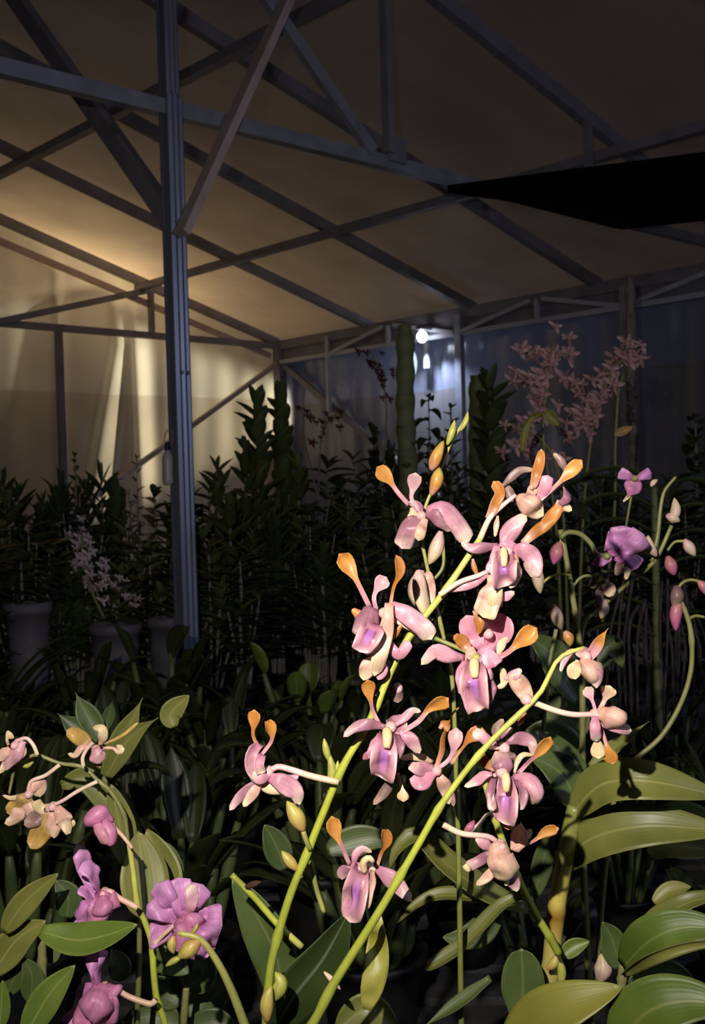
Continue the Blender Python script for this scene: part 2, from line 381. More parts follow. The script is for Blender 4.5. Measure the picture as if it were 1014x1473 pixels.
M['film_roof'] = film_mat('film_roof', rgb(180, 172, 160), rgb(180, 172, 160), 0, gloss=.05, rough=.6, tr=.6)
def emit_mat(name, col, s):
    m, nt, out = new_mat(name); e = nd(nt, 'ShaderNodeEmission'); e.inputs[0].default_value = col; e.inputs[1].default_value = s
    nt.links.new(e.outputs[0], out.inputs[0]); return m
M['led'] = emit_mat('led_white', (.82, .9, 1, 1), 9)
M['glow_low'] = emit_mat('glow_blue', (.62, .82, 1, 1), 1.2)  # weak bluish emission for the blob under the bulb

# ================================================================== the shade house
def struct(name, mb, mat, smooth=True):
    o = mb.build(name, mat, smooth=smooth); o['kind'] = 'structure'; return o
def grid(fn, nu, nv):
    mb = MB(); vs = []; uvs = []
    for i in range(nu + 1):
        for j in range(nv + 1):
            vs.append(fn(i / nu, j / nv)); uvs.append((i / nu, j / nv))
    fs = [(i * (nv + 1) + j, (i + 1) * (nv + 1) + j, (i + 1) * (nv + 1) + j + 1, i * (nv + 1) + j + 1) for i in range(nu) for j in range(nv)]
    return mb.add(vs, fs, uvs)
mb = MB(); vs = [B(2, 1.5, 0), B(-11.5, 1.5, 0), B(-11.5, -12.5, 0), B(2, -12.5, 0)]
mb.add(vs, [(0, 1, 2, 3)], [(0, 0), (1, 0), (1, 1), (0, 1)]); struct('floor', mb, M['gravel'])
def gauss(x, m, s): return math.exp(-((x - m) / s) ** 2)
def gable_pt(a, b):
    v = -10.8 * a ** 1.0
    z = b * (roofz(v) - .03)
    # the slack plastic hangs in vertical folds
    lean = .26 * max(0, (2.7 - z)) ** 1.1
    d = .072 * gauss(v, -1.40 - .015 * z, .065) + .085 * gauss(v, -1.60 - lean * .85, .085 + .03 * max(0, 2.6 - z)) + .03 * gauss(v, -2.15 - .1 * lean, .06)
    d += .028 * gauss(z, 2.88 + .30 * (v + 2.75), .07) * sm(-1.3, -2.0, v)
    d += .008 * math.sin(v * 7 + z * .8) + .003 * math.sin(v * 23 - z) + .008 * math.sin(z * 5.2 + v * 2.1) * sm(2.5, 3.0, z)
    d *= 1 - sm(-.28, -.03, z - roofz(v))
    return B(d + .06, v, z)
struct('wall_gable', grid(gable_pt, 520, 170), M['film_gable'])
def right_pt(a, b):
    u = -11.0 * a; z = b * 2.76
    d = .035 * gauss(u, -1.90, .05) + .012 * gauss(u, -2.1, .06) + .02 * gauss(u, -1.2, .12) * sm(2.3, 2.6, z) + .008 * math.sin(u * 11 + z) + .005 * math.sin(u * 29) + .02 * math.sin(z * 6 + u * 1.4) * sm(2.2, 2.5, z)
    return B(u, d + .06, z)
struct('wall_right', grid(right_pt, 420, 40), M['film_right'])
def left_pt(a, b): return B(-11.0 * a, -10.86, b * 2.76)
struct('wall_left', grid(left_pt, 12, 4), M['film_right'])
def roof_pt(a, b):
    u = .1 - 11.2 * a; v = .15 - 11.1 * b
    sag = -.02 * (1 - math.cos((u / 1.15) * 6.283)) * .5
    return B(u, v, roofz(v) + .05 + sag * .6)
struct('ceiling', grid(roof_pt, 110, 60), M['film_roof'])

def bar(p0, p1, w, h, name, mat, parent=None, side=None, prof=None):
    mb = MB(); t = (p1 - p0).normalized()
    if side is None: side = DZ if abs(t.z) < .8 else DW
    extrude(mb, p0, p1, prof or rect(w, h), side)
    return mb.build(name, mat, parent, smooth=False)
# rafters, numbered outwards from the gable
RL = ['first roof rafter in from the translucent gable wall', 'second roof rafter in from the gable wall, behind the tall post',
      'third roof rafter in from the gable, crossing the middle of the ceiling', 'roof rafter over the truss, at the top right of the ceiling',
      'nearest roof rafter, above the black net']
for i, u in enumerate([-1.2, -2.33, -3.46, -4.6, -5.75]):
    o = bar(B(u, .02, roofz(0) - .005), B(u, -5.4, roofz(-5.4) - .03), .07, .05, 'roof_rafter', M['steel_d'])
    tag(o, RL[i], 'rafter', 'rafters under the plastic roof')
PL = ['dark roof purlin nearest the eave, running over the tie beam end', 'dark roof purlin behind the top of the leaning braces', 'dark roof purlin nearest the ridge, at the top left']
for i, v in enumerate([-1.45, -3.05, -4.62]):
    o = bar(B(.05, v, roofz(v) - .06), B(-8.5, v, roofz(v) - .06), .05, .06, 'roof_purlin', M['steel_d'])
    tag(o, PL[i], 'purlin', 'purlins under the plastic roof')
# gable truss
g = thing('gable_truss', B(0, 0, 2.78), 'thin steel truss along the lamp lit gable wall', 'truss')
bar(B(0, 0, 2.77), B(0, -10.6, 2.77), .055, .04, 'tie_beam', M['steel_d'], g)
bar(B(0.0, -.02, 2.80), B(0.0, -5.4, roofz(-5.4) - .01), .07, .05, 'top_chord', M['steel_d'], g)
bar(B(0.02, -.10, 2.68), B(0.02, -5.4, roofz(-5.4) - .19), .05, .03, 'lower_rail', M['brace'], g)
bar(B(-.01, -1.36, 2.77), B(-.01, -1.36, roofz(-1.36)), .045, .04, 'strut', M['steel_d'], g)
bar(B(-.01, -1.36, roofz(-1.36) - .05), B(-.01, -2.72, 2.77), .05, .04, 'web', M['steel_d'], g)
bar(B(-.01, -4.1, roofz(-4.1) - .05), B(-.01, -2.72, 2.77), .05, .04, 'web', M['steel_d'], g)
o = bar(B(0, -2.2, 0), B(0, -2.2, 2.75), .05, .05, 'wall_post', M['steel_d']); tag(o, 'thin steel wall post at the far left against the gable wall', 'post')
c = thing('corner_post', B(-.02, -.02, 0), 'steel corner post where gable wall and right wall meet, with two raking braces', 'post')
bar(B(-.03, -.03, 0), B(-.03, -.03, 2.8), .09, .08, 'upright', M['steel_d'], c, prof=chan(.09, .08))
bar(B(-.03, -.07, 2.60), B(-.03, -3.3, .62), .04, .04, 'brace', M['brace'], c)
bar(B(-.06, -.02, 2.60), B(-3.0, -.02, .70), .05, .04, 'brace', M['steel_d'], c)
# eave truss on the right wall
e = thing('eave_truss', B(0, -.03, 2.7), 'lit steel lattice girder along the top of the right wall', 'truss')
bar(B(0, -.03, 2.77), B(-8.6, -.03, 2.77), .08, .05, 'top_chord', M['steel_d'], e)
bar(B(0, -.05, 2.615), B(-8.6, -.05, 2.615), .035, .035, 'bottom_chord', M['steel_lit'], e)
bar(B(-.02, -.02, 2.70), B(-8.6, -.02, 2.70), .15, .012, 'gutter_board', M['steel_d'], e)
for u in (-.73, -1.48, -2.99, -4.5, -6.0):
    bar(B(u, -.06, 2.615), B(u, -.06, 2.77), .03, .03, 'strut', M['steel_lit'], e)
for a, b_ in ((-.80, -1.42), (-2.28, -2.93), (-3.68, -3.04), (-3.76, -4.42), (-5.2, -4.56), (-2.2, -1.55)):
    bar(B(a, -.065, 2.625), B(b_, -.065, 2.765), .03, .03, 'web', M['steel_lit'], e)
bar(B(-.73, -.06, 2.12), B(-.73, -.06, 2.6), .035, .035, 'drop_strut', M['steel_lit'], e)
for u, l in ((-2.24, 'slim steel wall post right of the bright lamp'), (-3.71, 'slim steel wall post behind the pink flower mass')):
    o = bar(B(u, -.05, 0), B(u, -.05, 2.76), .06, .05, 'wall_post', M['steel'], prof=chan(.06, .05)); tag(o, l, 'post')
# main truss and post
U0 = -4.6
p = thing('steel_post', B(U0, -4.15, 0), 'tall ribbed steel post standing in front of the plants, lit bluish', 'post')
mb = MB()
a, b_ = .031, .029          # half sizes along P (right face) and along W (open face)
t_, l_ = .004, .012
# lipped channel: the open side faces left (-P) and shows a dark groove, the closed face (-W) carries rolled ribs
prof = [(-a, -b_), (-a * .55, -b_ - .004), (-a * .2, -b_), (a * .15, -b_ - .004), (a * .5, -b_), (a * .8, -b_ - .003), (a, -b_), (a, b_), (-a, b_), (-a, b_ - l_), (-a + t_, b_ - l_), (-a + t_, b_ - t_),
        (a - t_, b_ - t_), (a - t_, -b_ + t_), (-a + t_, -b_ + t_), (-a + t_, -b_ + l_), (-a, -b_ + l_)]
n = len(prof)
def upright(z0, z1, k, off):
    mb = MB(); vs = [B(U0, -4.15, zz) + DP * (x * k + off) + DW * (y * k) for zz in (z0, z1) for (x, y) in prof]
    return mb.add(vs, [(i, (i + 1) % n, (i + 1) % n + n, i + n) for i in range(n)] + [tuple(range(n))[::-1], tuple(range(n, 2 * n))])
upright(0, 2.86, 1.0, 0).build('lower_upright', M['steel_post'], p, smooth=False)
upright(2.86, roofz(-4.15), .86, -.004).build('upper_upright', M['steel_post'], p, smooth=False)
for zz in (2.86, 2.42, 1.90):
    mb = MB()
    for s in (-.012, .014):
        q = B(U0, -4.15, zz) + DP * s - DW * .030
        tube(mb, [q, q - DW * .012], (.008, .007), 6)
    mb.build('bolt', M['steel_d'], p, smooth=False)
k = thing('roof_truss', B(U0 - .03, -3.5, 2.82), 'steel roof truss with tie beam and web bars joined to the tall post', 'truss')
uu = U0 - .02
bar(B(uu + .03, -8.2, 2.82), B(uu + .03, -.03, 2.82), .052, .045, 'tie_beam', M['steel'], k)
bar(B(uu - .055, -4.17, 2.37), B(uu - .055, -3.44, roofz(-3.44) - .06), .062, .03, 'knee_brace', M['brace'], k)
bar(B(uu, -3.2, 2.84), B(uu, -4.12, 3.66), .05, .03, 'web', M['steel'], k)
bar(B(uu, -3.11, 2.85), B(uu, -3.11, roofz(-3.11) - .04), .04, .03, 'web', M['steel_d'], k)
bar(B(uu, -1.72, 2.84), B(uu, -1.72, roofz(-1.72) - .04), .035, .03, 'web', M['steel_d'], k)
bar(B(U0 + .06, -4.15, 2.48), B(-3.12, -4.15, roofz(-4.15) - .06), .07, .045, 'rear_brace', M['steel_d'], k)
mb = MB(); box(mb, B(uu + .0, -3.06, 2.87), (DP, DW, DZ), (.05, .006, .05)); mb.build('gusset_plate', M['steel_d'], k, smooth=False)
# black shade net spread from the tie beam
zn = DZ; c0 = Vector((0, 0, 2.76))
q = [hit(645, 266, c0, zn), hit(892, 329, c0, zn), hit(1014, 316, c0, zn), hit(1014, 218, c0, zn)]
q2 = q[1] + (q[2] - q[1]) * 3.2; q3 = q[0] + (q[3] - q[0]) * 2.2
def net_pt(a, b):
    top = q[0].lerp(q3, a); bot = (q[0].lerp(q[1], min(1, a / .28)) if a < .28 else q[1].lerp(q2, (a - .28) / .72))
    P = top.lerp(bot, b)
    return P + DZ * (-.03 * math.sin(math.pi * b) + .012 * math.sin(a * 40 + b * 5) * b * (1 - b))
o = grid(net_pt, 60, 12).build('shade_net', M['net'])
sol = o.modifiers.new('thickness', 'SOLIDIFY'); sol.thickness = .006
tag(o, 'black shade net stretched under the roof at the right', 'net')
# floodlight on the right wall
LB = hit(607, 484, B(0, -.16, 0), DP); LL = hit(594, 521, B(0, -.12, 0), DP)
fl = thing('wall_floodlight', LB, 'bright white floodlight high on the right wall, seen beside the tall trunk', 'lamp')
mb = MB(); spindle(mb, [LB - DZ * .045 + DZ * .09 * i / 10 for i in range(11)], .042, 14, .4, .2, .5); mb.build('bulb', M['led'], fl)
mb = MB(); spindle(mb, [LL - DZ * .10 + DZ * .18 * i / 8 for i in range(9)], .033, 12, .5, .4, .5); mb.build('lens', M['glow_low'], fl)  # second spindle is an emissive body at the bluish blob under the bulb
mb = MB(); box(mb, LB + DZ * .065 + DP * .05, (DW, DP, DZ), (.03, .09, .012)); box(mb, (LB + LL) / 2 + DP * .10 + DZ * .02, (DW, DP, DZ), (.02, .012, .16)); mb.build('bracket', M['steel_d'], fl, smooth=False)
# benches
def bench(loc_c, ax, ay, lx, ly, z, label):
    b = thing('plant_bench', Vector((loc_c[0], loc_c[1], 0)), label, 'bench')
    mb = MB(); c = Vector((loc_c[0], loc_c[1], z - .02)); nsl = int(ly / .12)
    for i in range(nsl): box(mb, c + ay * (-ly / 2 + (i + .5) * ly / nsl), (ax, ay, DZ), (lx / 2, .045, .012))
    mb.build('bench_top', M['bench'], b, smooth=False)
    mb = MB()
    for s in (-1, 1): box(mb, c + ay * (s * (ly / 2 - .02)) - DZ * .035, (ax, ay, DZ), (lx / 2, .02, .025))
    for i in range(5): box(mb, c + ax * (-lx / 2 + .05 + i * (lx - .1) / 4) - DZ * .035, (ax, ay, DZ), (.02, ly / 2 - .04, .02))
    mb.build('bench_frame', M['bench'], b, smooth=False)
    for sx in (-1, 0, 1):
        for sy in (-1, 1):
            p_ = c + ax * (sx * (lx / 2 - .06)) + ay * (sy * (ly / 2 - .05))
            bar(Vector((p_.x, p_.y, 0)), Vector((p_.x, p_.y, z - .045)), .04, .04, 'leg', M['bench'], b)
    return b
X = Vector((1, 0, 0)); Y = Vector((0, 1, 0))
ZF, ZM, ZB = .62, .62, .66
bench((0.05, .78), X, Y, 2.2, 1.05, ZF, 'front plant bench under the flowering orchids')
bench((-.1, 2.45), X, Y, 4.2, 1.7, ZM, 'middle plant bench under the low dark orchids')
cb = B(-2.6, -3.6, 0)
bench((.1, 5.35), X, Y, 5.6, 2.4, ZB, 'long plant bench under the tall cane orchids')

# ================================================================== traced flowering orchids near the camera
def PT(s, d, dz=0, n=None):
    """'x,y,depth_cm x,y ...' -> points in space at distance d (metres) along the view axis"""
    q = [tuple(float(c) for c in w.split(',')) for w in s.split()]
    k = len(q); out = []
    for i, w in enumerate(q):
        t = i / max(1, k - 1)
        e = w[2] / 100 if len(w) > 2 else dz / 100 * t
        out.append(at(w[0], w[1], d + e))
    return smooth(out, n) if n else out
SEED = [0]
def petal(fl, s, w, d, mat, prof='lance', dz=0, roll=0, cup=-.14, name='petal', n=14, ruffle=.03, twist=0, th=.0008, nr=2.2):
    SEED[0] += 1
    mb = MB(); k_ = {'lip': .82, 'club': .92}.get(mat, .90)
    ribbon(mb, PT(s, d, dz, n), w * k_ * d / F, prof, roll, cup, th, ruffle + .03, nr, 9, twist, None, SEED[0], 0, .75 if mat in ('lip', 'mauve', 'peach') else .6)
    return mb.build(name, M[mat], fl)
def stem(root, s, d, w0, w1, mat='stem', name='flower_stem', n=48, dz=0, nodes=(), k=8, swell=.35):
    r0, r1 = w0 * d / F / 2, w1 * d / F / 2
    def rad(t):
        r = r0 + (r1 - r0) * t
        for q in nodes: r *= 1 + swell * math.exp(-((t - q) / .012) ** 2)
        return r
    mb = MB(); tube(mb, PT(s, d, dz, n), rad, k)
    return mb.build(name, M[mat], root)
def bud(root, s, w, d, mat='bud', name='bud', stalk=None, sw=4, pk=.45, tip=.08):
    mb = MB(); spindle(mb, PT(s, d, 0, 12), w * d / F / 2, 9, .3, tip, pk)
    o = mb.build(name, M[mat], root)
    if stalk:
        mb = MB(); tube(mb, PT(stalk, d, 0, 12), (sw * d / F / 2, sw * d / F / 2), 6)
        mb.build('stalk', M['stem_thin'], o)
    return o
def flower(root, c, d, petals, ped=None, pw=7, pmat='pedicel', col=None, pd=None):
    """one blossom: its own mesh is pedicel + receptacle; petals, sepals, lip and column are its sub-parts"""
    P0 = at(c[0], c[1], d); mb = MB()
    spindle(mb, [P0 + Vector((0, .006, 0)) * (1 - i / 3) - Vector((0, .003, 0)) * (i / 3) for i in range(5)], .0038, 9, .6, .5)
    if ped: tube(mb, PT(ped, d, 0, 18), lambda t: pw * d / F / 2 * (1 - .12 * t), 8)
    fl = mb.build('flower', M[pmat], root, loc=P0)
    for p in petals:
        s, w, mat = p[:3]; kw = p[3] if len(p) > 3 else {}
        nm = kw.pop('name', None) or {'lip': 'lip', 'club': 'petal', 'brown': 'petal', 'magenta': 'lip'}.get(mat, 'sepal')
        petal(fl, s, w, d, mat, name=nm, **kw)
    if col:
        s, w = col; mb = MB(); spindle(mb, PT(s, d, 0, 10), w * .85 * d / F / 2, 10, .85, .6, .35); mb.build('column', M['column'], fl)
    return fl
def liplobes(d, s, w, side, ws):
    """hooded lip: keel blade plus two side lobes wrapping forward"""
    return [(s, w, 'lip', dict(prof='lip', dz=-1.0, cup=.30, ruffle=.10, nr=3))] + [(q, ws, 'mauve', dict(prof='strap', dz=-.6, cup=.2, roll=r)) for q, r in side]
CL = dict(prof='club', dz=-.8, cup=.16, ruffle=.06, twist=35)
def cl(**k): q = dict(CL); q.update(k); return q
SP = dict(prof='oval', cup=.1)

# ---- spike in front, right of centre
D1 = .66
s1 = thing('orchid_plant', at(440, 1500, D1), 'antelope orchid with the nearest bright green spike rising to the right edge of the blossoms', 'orchid')
stem(s1, '405,1530 450,1472 482,1412 545,1312 600,1218 640,1150 700,1073 768,1007 785,982 800,952 815,940 840,932', D1, 15, 6, nodes=(.16, .42, .57, .70, .80))
# F8
flower(s1, (722, 1112), D1 - .012, [
    ('738,1118 758,1122,-.6 771,1140,-.9 764,1158,-.2', 27, 'pink', dict(cup=-.2)),
    ('708,1113 692,1117 668,1132', 18, 'pink', dict(dz=.3, roll=30)),
    ('745,1113 762,1094,-.4 778,1076,-.8 791,1058,-1', 24, 'club', cl(dz=-1)),
    ('740,1112 744,1096,.2 752,1086,.3 768,1086,-.3', 9, 'cream', {}),
    ('722,1116 722,1100 715,1084,.6', 34, 'mauve', dict(prof='strap')),
    ('727,1118,-.5 727,1148,-1.4 725,1180,-.6', 44, 'lip', dict(prof='lip', cup=.32, ruffle=.1, nr=3)),
    ('712,1120,-.4 706,1142,-1.2 712,1165,-1.3', 17, 'mauve', dict(prof='strap', cup=.25, roll=35)),
    ('742,1122,-.4 750,1142,-1.2 743,1165,-1.3', 17, 'mauve', dict(prof='strap', cup=.25, roll=-35)),
    ('722,1172,.6 730,1184,.3 737,1194', 18, 'brown', dict(prof='round')),
], '690,1130,.8 705,1118,.6 722,1112,.2', 7, col=('727,1114,-1.2 728,1126,-1.6 728,1139,-1.7', 15))
# F9 crumpled blossom behind the stem
flower(s1, (725, 1076), D1 + .014, [
    ('728,1068 748,1062 764,1068 768,1086', 22, 'mauve', {}),
    ('716,1066 714,1050 724,1034', 16, 'dull', {}),
    ('708,1062 716,1058 738,1048', 15, 'mauve', {}),
    ('716,1075 704,1068 694,1060 680,1052', 18, 'pink', dict(prof='strap', ruffle=.2)),
    ('712,1108 698,1096 688,1078', 17, 'brown', {}),
    ('725,1076,-.3 720,1090,-.8 712,1100,-.6', 24, 'peach', dict(prof='round', ruffle=.25)),
    ('728,1080,-.3 734,1092,-.8 730,1106,-.6', 22, 'dull', dict(prof='round', ruffle=.25)),
    ('745,1044 752,1032 756,1024', 10, 'brown', {}),
], '700,1074,-1 712,1076,-.4 725,1076', 6)
# F10 at the spike's end
flower(s1, (842, 944), D1, [
    ('844,952 858,930 866,916 876,902', 18, 'club', dict(prof='blade', cup=.2, dz=-.6)),
    ('850,944 840,938 828,942', 18, 'mauve', dict(prof='round')),
    ('836,948,-.4 850,962,-1 856,986,-.6', 36, 'peach', dict(prof='round', cup=-.3)),
    ('832,950 826,965 828,978', 24, 'cream', dict(prof='round')),
    ('845,958,-.8 856,972,-1.2 858,990,-.8', 24, 'pink', dict(prof='round', cup=-.3)),
    ('822,940 812,950 806,966', 10, 'pink', {}),
    ('835,935 820,938 808,944', 9, 'peach', {}),
], None, pmat='pedicel_pink')
# F11 hanging blossom
flower(s1, (857, 1028), D1 + .004, [
    ('858,1028 852,1008 843,988', 19, 'pink', dict(prof='club', cup=.1)),
    ('860,1026 870,1006 878,986', 26, 'peach', dict(prof='club', cup=.1)),
    ('862,1024,-.5 882,1034,-1 904,1048,-.4', 38, 'peach', dict(prof='blade', cup=-.3)),
    ('864,1040,-.2 886,1046,-.6 912,1052,-.2', 17, 'pink', dict(prof='strap')),
    ('857,1030 859,1060 861,1092', 24, 'cream', dict(prof='club', dz=-.5, cup=-.2)),
    ('862,1040 872,1070 882,1100', 22, 'club', dict(prof='club', dz=-.3, cup=-.15)),
    ('856,1030,-.6 856,1048,-.9 858,1066,-.6', 17, 'pink', dict(prof='strap')),
], '766,1010 798,1022 826,1028 857,1027', 9)
# F14 below, seen from behind
flower(s1, (720, 1216), D1 + .016, [
    ('738,1222 764,1210 784,1196 804,1191', 18, 'club', cl(dz=-.5)),
    ('740,1224 748,1200 750,1178', 28, 'peach', dict(prof='blade')),
    ('744,1218 758,1202 764,1192', 16, 'cream', {}),
    ('708,1222 694,1212 684,1204', 18, 'pink', {}),
    ('714,1212,-.4 720,1236,-1 733,1262,-.5', 44, 'peach', dict(prof='strap', cup=-.3)),
    ('716,1244 700,1262 685,1273', 16, 'peach', {}),
    ('706,1226 690,1238 670,1248', 17, 'mauve', dict(prof='strap')),
    ('728,1252 738,1268 744,1284', 24, 'pink', dict(ruffle=.2)),
    ('722,1252 728,1266 728,1274', 12, 'cream', {}),
], '637,1186 664,1199 700,1203 714,1210', 9, col=('668,1244,-.4 672,1249,-.4 675,1253,-.4', 12))
# cream petal back against the spike (spent flower)
flower(s1, (757, 1006), D1 + .004, [
    ('762,1008 748,985 735,970', 30, 'peach', dict(prof='oval')),
    ('740,978 745,968 750,963', 12, 'pink', {}),
], None)
petal(s1, '527,1452 541,1390 545,1308', 40, D1 + .03, 'leaf_y', 'leaf', name='leaf', cup=.12, th=.0014, ruffle=0)

# ---- left spike, second nearest
D2 = .72
s2 = thing('orchid_plant', at(385, 1500, D2), 'antelope orchid with the tallest leaning spike, orange tipped blossoms down its left side', 'orchid')
stem(s2, '380,1520 384,1450 391,1382 415,1295 440,1232 490,1110 530,1040 580,930 640,850 690,776', D2, 13, 9, nodes=(.10, .21, .37, .52, .66, .80, .9))
stem(s2, '690,776 704,746 722,728 742,712', D2, 9, 6, 'pedicel', n=20)
# base joints and bracts
bud(s2, '384,1470 384,1440 390,1418', 20, D2 - .01, 'bud', 'bract'); bud(s2, '392,1440 404,1415 396,1398', 22, D2, 'bud_green', 'bract')
# F12 far left blossom on the long pale pedicel
flower(s2, (386, 1110), D2 - .01, [
    ('372,1076 364,1058 365,1040 366,1020', 20, 'brown', dict(prof='club', cup=.2, dz=-.4)),
    ('376,1086 390,1066 389,1048,-.5 381,1038,-.9', 20, 'club', cl(dz=0, twist=20)),
    ('374,1070 362,1084,-.8 362,1104,-.8 374,1118,-.2', 20, 'pink', dict(prof='strap', cup=.3)),
    ('378,1086,-.6 372,1098,-1.2 376,1112,-.8', 16, 'pink', dict(prof='strap', cup=.3)),
    ('388,1112,-.4 374,1120,-.8 362,1112,-.6', 18, 'pink', dict(prof='strap')),
    ('380,1118 356,1138 342,1150 330,1166', 19, 'mauve', dict(dz=-.6)),
    ('376,1124 362,1144 350,1160', 17, 'peach', dict(dz=-.8)),
    ('384,1116,-.3 410,1128,-.6 426,1140,-.6 431,1158,-.2', 31, 'pink', {}),
    ('392,1120 412,1122 430,1116', 16, 'rose', {}),
    ('372,1120 388,1130 408,1138', 26, 'cream', dict(dz=.3)),
], '487,1125 450,1117 418,1107 400,1103 388,1109', 10)
# F13 low blossom left of the crossing
flower(s2, (526, 1250), D2 - .02, [
    ('503,1244 491,1217 481,1196 477,1174', 24, 'club', cl(prof='club', dz=-.6, twist=10)),
    ('508,1246 512,1228 522,1221 535,1226', 13, 'pink', {}),
    ('542,1248 549,1224 556,1209,-.4 552,1194,-.9', 19, 'brown', cl(dz=0)),
    ('540,1248 560,1262 577,1279 591,1296', 28, 'pink', dict(dz=-.3)),
    ('506,1248 494,1254 492,1266', 20, 'mauve', dict(prof='round')),
    ('520,1246,-.3 511,1282,-1.5 504,1320,-.8', 44, 'lip', dict(prof='lip', cup=.34, ruffle=.08)),
    ('506,1250,-.4 500,1280,-1.4 497,1308,-1.2', 16, 'mauve', dict(prof='strap', cup=.25, roll=40)),
    ('535,1252,-.4 531,1284,-1.4 523,1306,-1.2', 13, 'peach', dict(prof='strap', cup=.25, roll=-30)),
    ('504,1246 520,1252 540,1250', 24, 'pink', dict(prof='strap', dz=-.3)),
], None, col=('524,1254,-1 523,1240,-1.3 531,1234,-1.4 537,1240,-1.3', 12))
# F6 big facing blossom
flower(s2, (562, 1046), D2 - .018, [
    ('545,1040,.4 536,1022,.4 532,1000,0 528,976,-.3', 22, 'club', cl(dz=0, twist=0)),
    ('556,1046 530,1042 510,1047 494,1060', 19, 'mauve', dict(dz=-.3)),
    ('568,1044 582,1032 594,1022 606,1024', 14, 'pink', {}),
    ('580,1052 604,1036 620,1020 645,1003', 27, 'club', cl(dz=-.4)),
    ('574,1052 590,1064 604,1084', 23, 'pink', {}),
    ('556,1044 572,1042 586,1040', 30, 'mauve', dict(prof='strap')),
    ('556,1052 566,1060 576,1066', 26, 'mauve', dict(prof='round')),
    ('556,1056,-.5 552,1090,-1.8 549,1124,-.9', 46, 'lip', dict(prof='lip', cup=.34, ruffle=.08)),
    ('548,1056,-.4 539,1078,-1.3 534,1094,-1', 17, 'rose', dict(prof='strap', cup=.25, roll=35)),
    ('570,1056,-.4 571,1082,-1.4 564,1108,-1.2', 17, 'mauve', dict(prof='strap', cup=.25, roll=-35)),
    ('566,1118 554,1138 538,1156', 17, 'dull', dict(dz=.4)),
    ('572,1112 578,1134 580,1152', 19, 'cream', dict(prof='club')),
], None, col=('556,1050,-1.2 557,1062,-1.8 556,1076,-2', 17))
bud(s2, '522,1092 530,1086 537,1082', 12, D2 - .01, 'bud_pink', 'spur')
# F7 side view, right of F6
flower(s2, (628, 1108), D2 + .004, [
    ('622,1096 600,1088 574,1091', 14, 'cream', dict(dz=-.8)),
    ('624,1104,-.2 604,1106,-.8 586,1100,-.8', 24, 'pink', {}),
    ('626,1112,-.3 606,1124,-1.2 588,1120,-1', 28, 'rose', dict(prof='round')),
    ('626,1108 646,1092 654,1070 656,1046', 24, 'spoon', dict(prof='club', cup=.15)),
    ('627,1106 636,1078 641,1052 646,1032 660,1018', 12, 'brown', dict(prof='strap', dz=.3, twist=120)),
    ('632,1048 640,1040 644,1052', 14, 'brown', dict(prof='round')),
    ('648,1098 664,1076 680,1058 698,1052', 25, 'brown', dict(prof='club', cup=.2, ruffle=.15)),
    ('628,1110 640,1132 646,1156', 23, 'peach', dict(dz=.5)),
    ('634,1120 646,1140 652,1158', 16, 'mauve', dict(dz=.8)),
], '648,1148,1 640,1128,.6 628,1108', 6)
# F5 upper left blossom
flower(s2, (552, 882), D2 - .012, [
    ('532,874 516,842 501,814 489,797', 28, 'club', cl(dz=-1, twist=10)),
    ('541,878 538,858 546,842 556,830', 25, 'spoon', dict(prof='club', cup=.15)),
    ('560,878 566,846 574,822 569,798', 19, 'brown', cl(dz=-.6)),
    ('558,870 584,884 608,902 621,920', 30, 'pink', dict(dz=-.5, prof='strap')),
    ('528,896 518,886 506,876', 17, 'brown', {}),
    ('534,874,-.3 528,896,-.8 522,918,-.8', 40, 'mauve', dict(prof='strap', cup=-.3)),
    ('540,896,-.5 530,916,-1.4 520,934,-1.2', 42, 'lip', dict(prof='lip', cup=.3)),
    ('518,932,-1.2 530,934,-1.6 546,922,-1.4', 15, 'peach', dict(prof='strap')),
    ('560,868,-.6 556,904,-1.2 548,938,-1 538,974,-.6', 24, 'peach', dict(prof='strap', ruffle=.15)),
    ('552,926 568,912 578,898', 11, 'brown', dict(dz=.2)),
    ('560,924 574,942 590,922', 17, 'rose', dict(prof='strap')),
    ('542,940 530,958 522,980', 26, 'peach', dict(prof='round', ruffle=.2)),
    ('546,946 550,962 544,978', 18, 'rose', dict(prof='round')),
], '606,912,.8 580,900,.4 552,882', 6)
# pale spent petals behind the spike
flower(s2, (572, 990), D2 + .03, [
    ('560,986 570,998 572,1010', 22, 'dull', dict(prof='round', ruffle=.2)),
    ('552,990 545,996 540,1000', 12, 'dull', {}),
], None)
